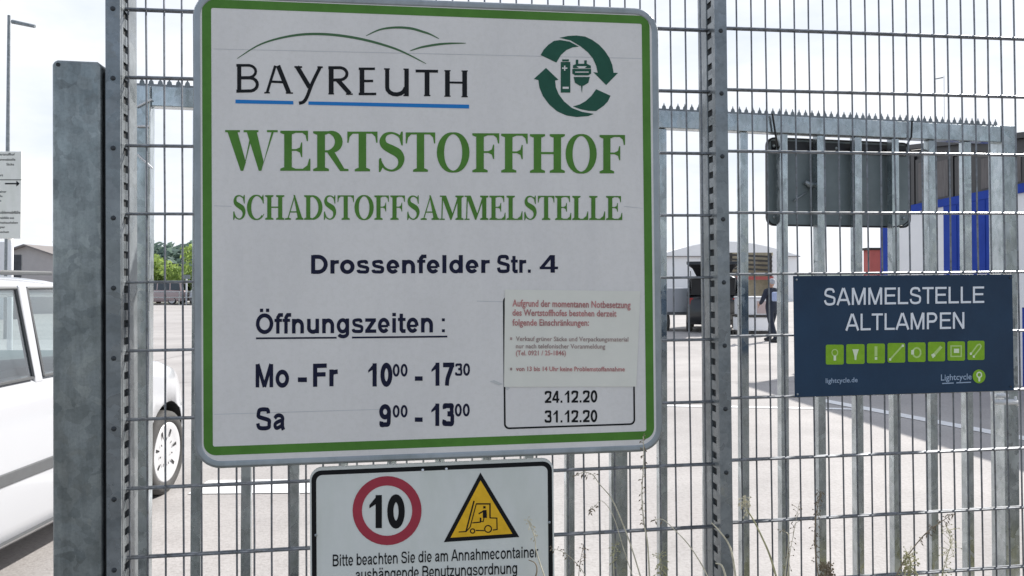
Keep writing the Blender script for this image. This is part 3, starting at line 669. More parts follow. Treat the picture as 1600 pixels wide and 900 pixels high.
zs([(1248,440),(1248,560)]+[(1306-58*math.cos(R(a)),560+44*math.sin(R(a))) for a in range(20,171,25)]+[(1366,560)],5.2); zs([(1372,442),(1372,612)],5.6); zs([(1228,441),(1265,441)],1.8); zs([(1352,443),(1386,443)],1.8); zs([(1352,611),(1386,611)],1.8)
zs([(1503,452),(1503,612)],6.2); zs([(1430,454),(1573,456)],3.6); zs([(1483,611),(1524,611)],1.8)
Z6=lambda p:[(660+a/4.09,b/4.09) for a,b in p]
bx+= [ribbon(Z6([(160,452),(160,615)]),7.4),ribbon(Z6([(270,454),(270,618)]),7.4),ribbon(Z6([(160,527),(270,529)]),3.2),ribbon(Z6([(140,452),(180,452)]),1.8),ribbon(Z6([(140,615),(180,615)]),1.8),ribbon(Z6([(250,454),(290,454)]),1.8),ribbon(Z6([(250,618),(290,618)]),1.8)]
ntb=0
for k_,nn in enumerate((3,5,4,5,4,5,3,7)):
    S.polys('town_name_lettering',bx[ntb:ntb+nn],'black',.0006); ntb+=nn

S.polys('underline',[[Z5([(278,637),(648,646),(648,668),(278,661)])],[[(482,158.5),(733,163.6),(733,169.6),(482,163.8)]]],'blue',.0006)
# round collection emblem
em=[]
sp_=lambda p:Z6(p)
em.append([sp_([(875,242),(930,230),(985,227),(1040,234),(1085,255),(1130,287),(1165,325),(1195,370),(1213,415),(1222,465),(1250,466),(1174,544),(1092,461),(1120,465),(1110,420),(1090,375),(1058,335),(1010,296),(945,258)])])
em.append([sp_([(755,352),(775,318),(803,288),(840,262),(880,256),(940,266),(1000,298),(960,303),(920,320),(885,352),(856,400)])])
em.append([sp_([(790,434),(869,510),(848,515),(853,560),(872,604),(905,648),(955,690),(1020,715),(1096,728),(1060,742),(985,748),(920,738),(860,711),(810,668),(770,614),(748,560),(741,512),(712,505)])])
em.append([sp_([(1110,570),(1202,612),(1185,648),(1160,675),(1110,710),(1060,708),(1010,698),(962,680),(1005,668),(1045,645),(1080,612)])])
em.append([sp_([(884,396),(945,396),(945,592),(884,592)])]); em.append([sp_([(893,380),(936,380),(936,392),(893,392)])])
em.append([sp_([(958,440),(1078,440),(1078,470),(1060,482),(975,482),(958,470)])]); em.append([sp_([(966,492),(1070,492),(1060,530),(1030,548),(1005,548),(975,530)])])
em.append([sp_([(1013,548),(1024,548),(1019,596)])]); em.append([sp_([(980,382),(996,382),(996,422),(980,422)])]); em.append([sp_([(1034,386),(1050,386),(1050,424),(1034,424)])])
em.append([sp_([(962,418),(985,408),(1050,408),(1076,420),(1076,436),(962,436)])])
E_=S.polys('collection_emblem',em,'greend',.0006)
S.polys('emblem_highlights',[[sp_([(892,432),(926,432),(926,440),(892,440)])],[sp_([(905,420),(913,420),(913,452),(905,452)])],[sp_([(896,555),(935,555),(935,568),(896,568)])],[sp_([(985,424),(1050,424),(1035,436),(1000,436)])],[sp_([(976,458),(1062,458),(1062,464),(976,464)])]],'sign',.0009,parent=E_)
# green serif lines
lay=[]
WB=[('W',351.8,433.9),('E',438,485),('R',489.4,544.5),('T',542.7,589.8),('S',592,632),('T',634,680),('O',682.5,733.6),('F',738,780),('F',783,824.5),('H',828,882.5),('O',883.7,932.3),('F',936.8,976.5)]
for c,a,b in WB:
    t=((a+b)/2-352)/624; S.glyphbox(c,a,b,266+5*t,202.8+8.4*t,serif,lay)
S.polys('recycling_yard_lettering',lay,'green',.0006,step=6e-6)
S.text('hazardous_waste_lettering','SCHADSTOFFSAMMELSTELLE',362.5,973,(343.3,343.8),(304.8,306.3),'green',.0006,gl=serif)
for wtx,xa_,xb_ in(('Drossenfelder',483.5,765.5),('Str.',775,832),('4',842,873)): S.text('street_lettering',wtx,xa_,xb_,(427.6-1.6*(xa_-484)/390,427.6-1.6*(xb_-484)/390),(398.6,398.5),'navy',.0006,w=.21 if len(wtx)>1 else .17)
S.text('hours_heading_lettering','Öffnungszeiten',398.5,679,(521.5,519.3),(490.3,488.2),'navy',.0006,w=.20)
S.polys('colon',[[[(690.5,497.5),(695,497.4),(695,502),(690.5,502)]],[[(690.5,514.5),(695,514.4),(695,519),(690.5,519)]]],'navy',.0006)
S.polys('heading_underline',[[[(400,527.2),(526,526.3),(526,529),(400,530)]],[[(550,526),(699,524.5),(699,527.2),(550,528.8)]]],'navy',.0006)
def T(*a,**k): S.text('hours_lettering',*a,**k)
T('Mo',397,453,(605.3,604.8),(569,568.6),'navy',.0006,w=.20); T('-',464,481,(606,606),(567.5,567.5),'navy',.0006,w=.2); T('Fr',486.5,528,(604.5,603.3),(568.4,567.4),'navy',.0006,w=.22)
T('10',571.5,614.5,(604,603.6),(567.8,567.2),'navy',.0006,w=.235); T('00',612.8,637.6,(588.3,588),(568.9,568.7),'navy',.0006,w=.20); T('-',647,661.5,(603.5,603.5),(567,567),'navy',.0006)
T('17',670.5,711,(602.8,602.4),(566.8,566.4),'navy',.0006,w=.235); T('30',710.6,735.2,(587,586.7),(568,567.8),'navy',.0006,w=.20)
T('Sa',398.5,447.5,(672,671.6),(637,636.6),'navy',.0006,w=.20); T('9',591,612.6,(666.8,666.6),(632,631.8),'navy',.0006,w=.225); T('00',612.8,637.6,(652.2,651.9),(633.2,633),'navy',.0006,w=.20)
T('-',647,661.5,(667.5,667.5),(631.5,631.5),'navy',.0006); T('13',670.3,710.6,(665.6,665.3),(630.6,630.3),'navy',.0006,w=.235); T('00',709.8,734.8,(650.6,650.3),(631,630.8),'navy',.0006,w=.20)
S.text('date_lettering','24.12.20',850.5,934,(629.6,628.6),(610.8,609.8),'black',.0006,w=.20); S.text('date_lettering','31.12.20',850.5,934,(660.4,659.4),(641.4,640.4),'black',.0006,w=.20)
m=MB(); a=S.uv(787.5,670.5); b=S.uv(992.5,664); c=S.uv(787.5,463); 
zz0=(a[1]+b[1])/2; zz1=c[1]; O_=rrect(a[0],zz0,b[0],zz1,.016,6); I_=rrect(a[0]+.0052,zz0+.0052,b[0]-.0052,zz1-.0052,.012,6)
ringmesh(m,O_,I_,-.0506); m.build('date_frame','black',S.root)
S.polys('scratch',[[[(765,596),(772,594),(786,600),(780,602)]],[[(789,604),(797,606),(792,610)]]],'tape',.0009)
# notice
NP=S.uv(893,604)
nr=root('paper_notice',None,'faded paper notice with small red print taped over the date frame','notice',X=FP.matrix(S.o[0]+NP[0],S.o[1]+NP[1],0))
NS=Sign.__new__(Sign); NS.pl=FP; NS.d=.0512; NS.root=nr; NS.o=(S.o[0]+NP[0],S.o[1]+NP[1])
m=MB(); q=[NS.uv(*p) for p in((787.5,604.5),(994,604),(1000.5,455),(789,452.3))]
nsub=12; vs=[];fs=[]
for j in range(nsub+1):
    for i in range(nsub+1):
        a,b=i/nsub,j/nsub; x=(q[0][0]*(1-a)+q[1][0]*a)*(1-b)+(q[3][0]*(1-a)+q[2][0]*a)*b; z=(q[0][1]*(1-a)+q[1][1]*a)*(1-b)+(q[3][1]*(1-a)+q[2][1]*a)*b
        vs.append((x,-.0512-.0003*math.sin(a*9)*math.sin(b*7+1)-.0005,z))
for j in range(nsub):
    for i in range(nsub): k=j*(nsub+1)+i; fs.append((k,k+1,k+nsub+2,k+nsub+1))
m.add(vs,fs); pp=m.build('paper','paper',nr)
NS.font('notice_lettering','Aufgrund der momentanen Notbesetzung',800.5,985,(478.5,481.5),(468,471),'redtxt',.0024,off=.02)
NS.font('notice_lettering','des Wertstoffhofes bestehen derzeit',800.5,963,(493,494.5),(483,485),'redtxt',.0024,off=.02)
NS.font('notice_lettering','folgende Einschränkungen:',800.5,920,(508.5,508.8),(498.5,499),'redtxt',.0024,off=.02)
NS.font('notice_lettering','Verkauf grüner Säcke und Verpackungsmaterial',806,981.5,(532.5,533.5),(525.5,526.5),'browntxt',.0024,off=.012)
NS.font('notice_lettering','nur nach telefonischer Voranmeldung',806,945.5,(544,544.5),(537,537.5),'browntxt',.0024,off=.012)
NS.font('notice_lettering','(Tel. 0921 / 25-1846)',806,884,(555,555),(547.5,547.5),'redtxt',.0024,off=.012)
NS.font('notice_lettering','von 13 bis 14 Uhr keine Problemstoffannahme',806,976,(579.5,580),(572.5,573),'redtxt',.0024,off=.02)
NS.polys('bullet_points',[[[(797,527),(800,527),(800,531),(797,531)]],[[(797,574.5),(800,574.5),(800,578.5),(797,578.5)]]],'browntxt',.0022)
# ================================================================ WARNING SIGN
V=Sign('warning_sign',FP,.035,(484,1060),(867,1040),'white speed limit and forklift warning sign with black border below the big sign','sign')
a=V.uv(484.5,850); b=V.uv(866,850); t0=V.uv(520,730.5); t1=V.uv(830,721.5); zt=(t0[1]+t1[1])/2; zb=0
m=MB(); m.prism(rrect(a[0],zb,b[0],zt+.006,.036),-.0345,-.027); m.build('panel','sign2',V.root,bevel=.0012)
m=MB(); k=.008; kk=.0185; ringmesh(m,rrect(a[0]+k-.003,zb+k,b[0]-k+.003,zt-k+.004,.028),rrect(a[0]+kk,zb+kk+.003,b[0]-kk,zt-kk+.001,.018),-.0351); m.build('border','black',V.root)
def circ(cx,cy,r0,r1,n=40): 
    return [[(cx+r*math.cos(t),cy+r*1.0*math.sin(t)) for r,t in((r0,2*math.pi*i/n),(r1,2*math.pi*i/n),(r1,2*math.pi*(i+1)/n),(r0,2*math.pi*(i+1)/n))] for i in range(n)]
V.polys('speed_ring',[circ(604.8,797.8,39.3,53.9)],'red',.0006)
V.text('speed_lettering','10',571.5,634.5,(825.2,824.8),(773.6,773.2),'black',.0006,w=.24)
V.polys('triangle_border',[[[(750.6,738.4),(811.3,839),(693.5,847)]]],'black',.0006); V.polys('triangle_field',[[[(750.8,750.5),(800.5,833.8),(704,840)]]],'yellow',.0009)
Zf=lambda p:[(690+a_/5.622,740+b_/5.622) for a_,b_ in p]
fk=[]
def fl(p,w): fk.append(ribbon(Zf(p),w/5.622))
fl([(285,238),(215,505)],13); fl([(305,262),(250,470)],9); fl([(150,512),(215,508),(250,470)],9); fl([(305,265),(425,265),(425,388)],12); fl([(340,385),(340,425),(270,432)],10)
fl([(425,388),(485,390),(487,490),(450,495)],10); fl([(300,498),(375,500)],10); fk.append([Zf([(362,320),(395,318),(398,388),(362,388)])]); fk.append([Zf([(365,285),(385,283),(388,305),(366,306)])]); fl([(365,330),(325,352)],12); fl([(345,388),(345,420),(365,420),(372,388)],8)
for cx,cy,r in((408,485,30),(272,503,19)): fk.append(ribbon([(690+(cx+r*math.cos(t*math.pi/8))/5.622,740+(cy+r*math.sin(t*math.pi/8))/5.622) for t in range(17)],10/5.622))
V.polys('forklift_symbol',fk,'black',.0012,step=1e-5)
V.text('request_lettering','Bitte beachten Sie die am Annahmecontainer',519,841,(884.9,870.6),(866.6,853),'black',.0006,w=.15)
V.text('request_lettering','aushängende Benutzungsordnung',555,809,(907,896),(888.8,878),'black',.0006,w=.15)
for x,y in((660.5,734.3),(697.5,732.5),(493.5,836),(858.3,816)):
    a_=V.uv(x,y); m=MB(); m.blob((a_[0],-.0365,a_[1]),.0042,.0025,.0042,10,6); m.build('rivet','alu' if y>800 else 'white',V.root,smooth=True)
# ================================================================ BLUE SIGN
Bs=Sign('lamp_collection_sign',FP,.022,(1242,621.5),(1582.5,609.5),'dark blue lamp collection sign with a row of green icons','sign')
q=[Bs.uv(1242,621.5),Bs.uv(1583,609.5),Bs.uv(1583.5,428),Bs.uv(1240.5,431.5)]
xa=(q[0][0]+q[3][0])/2; xb=(q[1][0]+q[2][0])/2; za=(q[0][1]+q[1][1])/2; zt=(q[2][1]+q[3][1])/2; print('blue',q)
m=MB(); m.box((xa,-.0215,za),(xb,-.0175,zt)); m.build('panel','signblue',Bs.root,bevel=.0008)
Bs.text('collection_lettering','SAMMELSTELLE',1286,1538.5,(477.2,473.2),(450.5,447.5),'white',.0006,w=.145)
Bs.text('old_lamps_lettering','ALTLAMPEN',1320.5,1508.5,(516.6,513.4),(490.5,487.6),'white',.0006,w=.145)
zb_=lambda a_,b_:(1220+a_/4.092,420+b_/4.092)
ic=[287,418,550,682,812,940,1065,1193]; icw=[115,117,115,113,113,110,112,109]
lines=[];whites=[]
for i,(x,wv) in enumerate(zip(ic,icw)):
    y=485-25*i/7; h=127-4*i/7; rr_=10
    pts=[]
    for cx,cy,a0 in((x+wv-rr_,y+rr_,-90),(x+wv-rr_,y+h-rr_,0),(x+rr_,y+h-rr_,90),(x+rr_,y+rr_,180)):
        pts+=[zb_(cx+rr_*math.cos(R(a0+t)),cy+rr_*math.sin(R(a0+t))) for t in(0,45,90)]
    tile=Bs.polys('icon_tile',[[pts]],'icong',.0004); lines=[]; whites=[]
    C_=lambda a_,b_:zb_(x+wv*a_,y+h*b_)
    if i==0: lines.append(ribbon([C_(.5+.16*math.cos(t*.393),.40+.16*math.sin(t*.393)) for t in range(17)],1.6)); whites.append([[C_(.43,.55),C_(.57,.55),C_(.57,.80),C_(.43,.80)]])
    if i==1: whites.append([[C_(.33,.26),C_(.68,.26),C_(.56,.62),C_(.55,.80),C_(.45,.80),C_(.44,.62)]])
    if i==2: lines.append([[C_(.42,.14),C_(.58,.14),C_(.58,.64),C_(.42,.64)]]); whites.append([[C_(.43,.68),C_(.57,.68),C_(.57,.82),C_(.43,.82)]])
    if i==3: lines.append(ribbon([C_(.12,.86),C_(.88,.10)],2.6)); whites+= [[[C_(.08,.78),C_(.2,.78),C_(.2,.90),C_(.08,.90)]],[[C_(.80,.08),C_(.92,.08),C_(.92,.2),C_(.80,.2)]]]
    if i==4: lines.append(ribbon([C_(.5+.22*math.cos(t*.393),.52+.24*math.sin(t*.393)) for t in range(17)],2.6)); whites.append([[C_(.18,.40),C_(.34,.36),C_(.34,.62),C_(.18,.62)]])
    if i==5: lines.append(ribbon([C_(.36,.66),C_(.78,.24)],4.6)); whites.append([[C_(.18,.66),C_(.34,.58),C_(.44,.72),C_(.28,.84)]])
    if i==6: lines.append(ribbon([C_(.2,.24),C_(.78,.24),C_(.78,.78),C_(.2,.78),C_(.2,.24)],2.0)); whites.append([[C_(.36,.38),C_(.66,.38),C_(.66,.60),C_(.36,.60)]])
    if i==7: lines.append(ribbon([C_(.22,.66),C_(.58,.22),C_(.72,.18),C_(.80,.28),C_(.74,.40),C_(.38,.80)],2.2)); whites+= [[[C_(.12,.62),C_(.24,.60),C_(.26,.72),C_(.14,.74)]],[[C_(.30,.76),C_(.42,.76),C_(.42,.88),C_(.30,.88)]]]
    if lines: Bs.polys('lamp_outline',lines,'iconl',.0007,parent=tile)
    for w_ in whites: Bs.polys('lamp_cap',[w_],'iconw',.0010,parent=tile)
Bs.font('web_address_lettering','lightcycle.de',1290,1340,(598.5,597),(591,589.5),'textb',.0006,off=.012)
Bs.font('operator_lettering','Lightcycle',1470,1518,(594.5,592.6),(585,583.4),'textb',.0006,off=.012)
Bs.polys('operator_underline',[[[(1472,598.4),(1490,597.6),(1490,599.2),(1472,600)]],[[(1494,597.4),(1517,596.4),(1517,598),(1494,599)]]],'textb',.0006)
Bs.polys('operator_mark',[[[(1529.6+10*math.cos(t*.2618),588+10.8*math.sin(t*.2618)) for t in range(24)]]],'icong',.0006)
Bs.polys('operator_mark_bulb',[ribbon([(1529.8+3.6*math.cos(t*.393),585.6+4*math.sin(t*.393)) for t in range(17)],2),[[(1528,589.5),(1531.6,589.5),(1531.2,596),(1528.6,596)]]],'iconw',.0009)
for x,y in((1244.5,437),(1578,434),(1246,616),(1579,604)):
    a_=Bs.uv(x,y); m=MB(); m.blob((a_[0],-.0230,a_[1]),.0038,.0018,.0038,8,5); m.build('screw','bolt' if x>1500 else 'alu',Bs.root,smooth=True)
# ================================================================ VEHICLES
def lerp_st(st,y):
    for a,b in zip(st,st[1:]):
        if a[0]<=y<=b[0]:
            t=(y-a[0])/(b[0]-a[0]); t2=t*t*(3-2*t)*.5+t*.5; return [a[i]+(b[i]-a[i])*t2 for i in range(len(a))]
    return st[-1]
ST=[(-2.20,.74,.93,.36),(-2.12,.82,1.00,.30),(-1.95,.875,1.05,.24),(-1.3,.90,1.075,.20),(-.2,.90,1.08,.19),(.95,.90,1.065,.19),(1.35,.90,1.00,.20),(1.62,.865,.94,.21),(1.80,.81,.87,.23),(2.02,.70,.78,.26),(2.16,.58,.68,.30),(2.24,.44,.60,.36)]
def loft(mb,rows,closed=False):
    n=len(rows[0]); vs=[p for r_ in rows for p in r_]; fs=[]
    for j in range(len(rows)-1):
        for i in range(n-1): fs.append((j*n+i,j*n+i+1,(j+1)*n+i+1,(j+1)*n+i))
    mb.add(vs,fs); return mb
def make_car(name,X,paint,label,cat,group=None,detail=True,tailgate=False,dark=False,liner='dark'):
    c=root(name,None,label,cat,group,X=X)
    m=MB(); rows=[]; N=40
    for k in range(N+1):
        y,hw,zt,zb=lerp_st(ST,-2.20+4.44*k/N)
        half=[(hw-.10,zb),(hw-.03,zb+.05),(hw-.012,zb+(.5-zb)*.45),(hw,.50),(hw,min(.62,zt-.2)),(hw-.008,zt-.30),(hw-.025,zt-.13),(hw-.05,zt-.03),(hw-.09,zt),(hw*.62,zt+.03),(hw*.3,zt+.045)]
        half=[(a,min(b,zt+.05)) for a,b in half]
        rows.append([(a,y,b) for a,b in half]+[(0,y,zt+.05)]+[(-a,y,b) for a,b in reversed(half)]+[(half[0][0],y,zb)])
    loft(m,rows); n=len(rows[0])-1; m.f.append(list(range(n))); m.m.append(0); b0=len(m.v)-len(rows[0]); m.f.append(list(reversed(range(b0,b0+n)))); m.m.append(0)
    body=m.build('body',[paint,liner],c,smooth=True)
    bmx=bmesh.new(); bmx.from_mesh(body.data); bmesh.ops.remove_doubles(bmx,verts=bmx.verts,dist=1e-5); bmesh.ops.recalc_face_normals(bmx,faces=bmx.faces); bmx.to_mesh(body.data); bmx.free()
    if detail:
        cut=MB()
        for y in(-1.33,1.35):
            for sd_ in(-1,1):
                Xc=Matrix.Translation((sd_*.80,y,.315)); nseg=36
                cut.lathe([(0,-.16),(.385,-.16),(.385,.16),(0,.16)],nseg,Xc)
        co=cut.build('cutter',['dark'],None); co.parent=None
        co.matrix_world=X@Matrix.Translation(Vector(co.location))
        md=body.modifiers.new('b','BOOLEAN'); md.object=co; md.operation='DIFFERENCE'; md.solver='EXACT'
        try: md.material_mode='TRANSFER'
        except Exception: pass
        bpy.context.view_layer.update()
        me=bpy.data.meshes.new_from_object(body.evaluated_get(bpy.context.evaluated_depsgraph_get()))
        body.modifiers.clear(); body.data=me; bpy.data.objects.remove(co)
    # roof
    m=MB(); rows=[]
    for k in range(13):
        y=-1.98+2.5*k/12; e=1-.10*max(0,abs((k-6)/6))**4; dz=-.05*max(0,(k-7)/5)**2-.03*max(0,(4-k)/4)**2
        rows.append([(a*e,y,z+dz) for a,z in((-.74,1.56),(-.755,1.585),(-.73,1.61),(-.60,1.645),(-.3,1.67),(0,1.675),(.3,1.67),(.60,1.645),(.73,1.61),(.755,1.585),(.74,1.56),(0,1.555),(-.74,1.56))])
    loft(m,rows); n=12; m.f.append(list(range(n))); m.m.append(0); b0=len(m.v)-13; m.f.append(list(reversed(range(b0,b0+n)))); m.m.append(0)
    m.build('roof',paint,c,smooth=True)
    def bar(mb,p,q,w,d):
        p,q=Vector(p),Vector(q); t=(q-p).normalized(); a=Vector((0,1,0)); 
        if abs(t.y)>.9: a=Vector((0,0,1))
        b=t.cross(a).normalized(); a=b.cross(t).normalized(); vs=[]
        for P in(p,q):
            for u,v in((-1,-1),(1,-1),(1,1),(-1,1)): vs.append(P+a*u*w/2+b*v*d/2)
        mb.add(vs,[(0,1,2,3),(7,6,5,4),(0,4,5,1),(1,5,6,2),(2,6,7,3),(3,7,4,0)])
    for s_ in(-1,1):
        for (y0,y1,w) in((1.02,.47,.07),(-.19,-.20,.075),(-1.18,-1.14,.085),(-2.0,-1.90,.13)):
            m=MB(); bar(m,(s_*.835,y0,1.04),(s_*.738,y1,1.585),w,.04); m.build('pillar',paint,c,bevel=.008)
    P_=lambda s_,y,t:(s_*(.845-.095*t),y,1.075+.495*t)
    for s_ in(-1,1):
        for ya,yb,yc,yd in((-.145,.92,.46,-.155),(-1.12,-.235,-.245,-1.08),(-1.9,-1.23,-1.19,-1.82)):
            if not dark: 
                m=MB(); m.add([P_(s_,ya,0),P_(s_,yb,0),P_(s_,yc,1),P_(s_,yd,1)],[(0,1,2,3)]); w_=m.build('window','glass',c)
            else:
                m=MB(); m.add([P_(s_,ya,0),P_(s_,yb,0),P_(s_,yc,1),P_(s_,yd,1)],[(0,1,2,3)]); w_=m.build('window','glassd',c)
            if detail:
                m=MB(); q=[Vector(P_(s_*1.004,ya,0)),Vector(P_(s_*1.004,yb,0)),Vector(P_(s_*1.004,yc,1)),Vector(P_(s_*1.004,yd,1))]
                for i in range(4): m.tube([q[i],q[(i+1)%4]],.009,5)
                m.build('seal','trim',w_)
    gm='glassd' if dark else 'glass'
    m=MB(); m.add([(-.76,1.04,1.09),(.76,1.04,1.09),(.66,.50,1.56),(-.66,.50,1.56)],[(0,1,2,3)]); m.build('windscreen',gm,c)
    if not tailgate:
        m=MB(); m.add([(-.72,-2.05,1.05),(.72,-2.05,1.05),(.66,-1.93,1.54),(-.66,-1.93,1.54)],[(0,1,2,3)]); m.build('rear_window',gm,c)
    m=MB(); m.box((-.76,-1.9,1.085),(.76,.93,1.125)); m.build('interior','seat',c)
    for x in(-.38,.38):
        for y in(-.35,-1.2):
            m=MB(); m.box((x-.25,y-.08,1.1),(x+.25,y+.05,1.30)); m.box((x-.13,y-.07,1.33),(x+.13,y+.02,1.50)); m.box((x-.05,y-.04,1.28),(x-.03,y-.02,1.36)); m.box((x+.03,y-.04,1.28),(x+.05,y-.02,1.36)); m.build('headrest','seat',c,bevel=.03)
    if detail and not dark:
        m=MB(); m.tube([(-.38+.17*math.cos(t*.3927),.45+.06*math.sin(t*.3927),1.17+.15*math.sin(t*.3927)) for t in range(17)],.013,6); m.build('steering_wheel','dark',c)
        for s_ in(-1,1):
            m=MB(); m.box((s_*.66-.03,-1.75,1.645),(s_*.66+.0,.25,1.672)); m.build('roof_rail','trim',c,bevel=.008)
            for a,b in((-.93,.93),):
                m=MB(); m.box((min(s_*.893,s_*.909),a,.556),(max(s_*.893,s_*.909),b,.622)); m.build('moulding','trim',c,bevel=.005)
            for ya in(.93,-1.0):
                m=MB(); m.box((min(s_*.872,s_*.8985),ya-.0018,.34),(max(s_*.872,s_*.8985),ya+.0018,.98)); m.build('door_seam','cars',c)
            m=MB(); m.box((min(s_*.86,s_*.897),-.97,.255),(max(s_*.86,s_*.897),.97,.262)); m.build('sill_seam','trim',c)
            for y in(.10,):
                m=MB(); m.tube([(s_*.89,y-.10,.93),(s_*.915,y-.07,.935),(s_*.915,y+.07,.935),(s_*.89,y+.10,.93)],.013,6); m.build('door_handle',paint,c,smooth=True)
    for s_ in(-1,1):
        m=MB(); m.blob((s_*.98,.66,1.12),.09,.07,.075,12,8); m.box((min(s_*.85,s_*.96),.64,1.07),(max(s_*.85,s_*.96),.68,1.10)); m.build('wing_mirror',paint,c,smooth=True)
        m=MB(); m.blob((s_*.46,2.06,.70),.14,.12,.08,12,8); m.build('headlight','cars',c,smooth=True)
        m=MB(); m.box((s_*.70-.08,-2.17,.80),(s_*.70+.06,-2.05,1.0)); m.build('tail_light','lampred',c,bevel=.02)
    for y in(-1.33,1.35):
        for s_ in(-1,1):
            Xw=Matrix.Translation((s_*.79,y,.315))@(Matrix.Rotation(0 if s_>0 else math.pi,4,'Z'))
            m=MB(); m.lathe([(.215,-.09),(.27,-.10),(.308,-.085),(.315,-.05),(.315,.05),(.308,.085),(.275,.103),(.235,.100),(.222,.085)],40,Xw); w_=m.build('wheel','tyre',c,smooth=True)
            m=MB(); m.lathe([(0,.085),(.05,.088),(.09,.072),(.17,.082),(.21,.096),(.226,.092),(.228,.05)],40,Xw); rim=m.build('rim','rim',w_,smooth=True)
            if detail:
                m=MB()
                for k in range(7):
                    a=2*math.pi*k/7+.2; Xh=Xw@Matrix.Rotation(a,4,'X')@Matrix.Translation((.0805,.148,0)); m.add([Xh@Vector((0.004 if abs(p[1])<.02 else .006,p[0],p[1])) for p in[(.030,-.013),(.036,0),(.030,.013),(-.028,.006),(-.034,0),(-.028,-.006)]],[(0,1,2,3,4,5)])
                    a+=.449; Xh=Xw@Matrix.Rotation(a,4,'X')@Matrix.Translation((.0805,.10,0)); m.add([Xh@Vector((.004,p[0],p[1])) for p in[(.010,-.006),(.012,.006),(-.010,.006),(-.012,-.006)]],[(0,1,2,3)])
                m.build('rim_holes','dark',rim)
    if tailgate:
        m=MB(); m.add([(-.50,-1.93,1.62),(.50,-1.93,1.62),(.66,-2.45,1.92),(-.66,-2.45,1.92),(-.50,-1.95,1.54),(.50,-1.95,1.54),(.66,-2.50,1.82),(-.66,-2.50,1.82),(-.84,-2.85,2.03),(.84,-2.85,2.03),(-.84,-2.90,1.94),(.84,-2.90,1.94)],
          [(0,1,2,3),(4,7,6,5),(3,2,9,8),(7,10,11,6),(8,9,11,10),(0,3,7,4),(1,5,6,2),(3,8,10,7),(2,6,11,9)]); m.build('tailgate',paint,c,bevel=.02)
        for s_ in(-1,1):
            m=MB(); m.tube([(s_*.70,-2.0,1.25),(s_*.72,-2.42,1.76)],.015,6); m.build('gas_strut','trim',c)
        m=MB(); m.box((-.72,-2.0,1.08),(.72,-1.9,1.53)); m.build('load_space','dark',c)
    return c
make_car('parked_car',Matrix.Translation((-3.50,4.50,0)),'carw','white estate car with grey side moulding parked at the left edge','car')
XS=Matrix.Translation((6.93,26.5,0))@Matrix.Rotation(R(-14.5),4,'Z')@Matrix.Diagonal((.96,1.0,1.12,1))
make_car('parked_car',XS,'carb','black off-road car with raised tailgate seen from behind','car',tailgate=True,dark=True)
XR=Matrix.Translation((-26.4,57.6,0))@Matrix.Rotation(R(88),4,'Z'); 
make_car('parked_car',XR,'carr','small faded rose car parked side-on far behind the gate, left of the big sign','car',group='cars parked at the far kerb',detail=False,dark=True)
make_car('parked_car',Matrix.Translation((-22.6,57.8,0))@Matrix.Rotation(R(176),4,'Z')@Matrix.Diagonal((1,1,1.15,1)),'cars','tall silver car parked nose-out far away at the left edge of the big sign','car',group='cars parked at the far kerb',detail=False,dark=True)
make_car('parked_car',Matrix.Translation((-30.8,57.6,0))@Matrix.Rotation(R(92),4,'Z'),'carb','dark car parked side-on behind the tall steel plate post','car',group='cars parked at the far kerb',detail=False,dark=True)
# light railing by the far cars
rl=root('yard_railing',(-24,55.4,0),'low grey railing in front of the far parked cars','railing')
for z in(.55,.95):
    m=MB(); m.tube([(-8,0,z),(10,0,z)],.03,6); m.build('rail','galvgate',rl)
for k in range(10):
    m=MB(); m.tube([(-8+2*k,0,0),(-8+2*k,0,1.0)],.035,6); m.build('upright','galvgate',rl)
mk=root('marker_post',(-23.9,56.4,0),'white marker post with small pale plate in front of the far parked cars','post')
m=MB(); m.tube([(0,0,0),(0,0,1.9)],.06,8); m.build('pole','bwhite',mk)
m=MB(); m.box((-.32,-.04,1.88),(.28,-.01,2.2)); m.build('plate','signback',mk)
# ================================================================ SITE BUILDING at the right
WX=7.92
bd=root('site_building',(WX+1.8,11,0),'blue and white clad two storey site building with a row of dark windows','building')
def blk(name,mt,y0,y1,z0,z1,dx=0,th=.06,parent=bd,bevel=0,label=None):
    m=MB(); m.box((WX-dx,y0,z0),(WX-dx+th,y1,z1)); return m.build(name,mt,parent,world=True,bevel=bevel,label=label)
m=MB(); m.box((WX+.02,6.2,0),(WX+3.6,16.36,3.05)); m.build('wall','bwhite',bd,world=True)
ztop=lambda y:3.84+(y-11.85)*.122
m=MB(); m.add([(WX+.10,6.2,3.05),(WX+3.5,6.2,3.05),(WX+3.5,16.3,3.05),(WX+.10,16.3,3.05),(WX+.10,6.2,ztop(6.2)),(WX+3.5,6.2,ztop(6.2)),(WX+3.5,16.3,ztop(16.3)),(WX+.10,16.3,ztop(16.3))],[(0,1,5,4),(1,2,6,5),(2,3,7,6),(3,0,4,7),(4,5,6,7),(0,3,2,1)])
m.build('upper_wall','wdark',bd,world=True)
m=MB(); m.add([(WX-.06,6.1,ztop(6.1)+.002),(WX+3.6,6.1,ztop(6.1)+.002),(WX+3.6,16.4,ztop(16.4)+.002),(WX-.06,16.4,ztop(16.4)+.002),(WX-.06,6.1,ztop(6.1)+.09),(WX+3.6,6.1,ztop(6.1)+.09),(WX+3.6,16.4,ztop(16.4)+.09),(WX-.06,16.4,ztop(16.4)+.09)],[(0,1,5,4),(1,2,6,5),(2,3,7,6),(3,0,4,7),(4,5,6,7),(0,3,2,1)])
m.build('roof','wdark',bd,world=True)
blk('band','bblue',6.15,16.38,3.0,3.14,.03,.16)
blk('cladding','bblue',12.42,14.05,0,2.998,.02,.05); blk('corner_post','bblue',16.02,16.42,0,2.998,.04,.3)
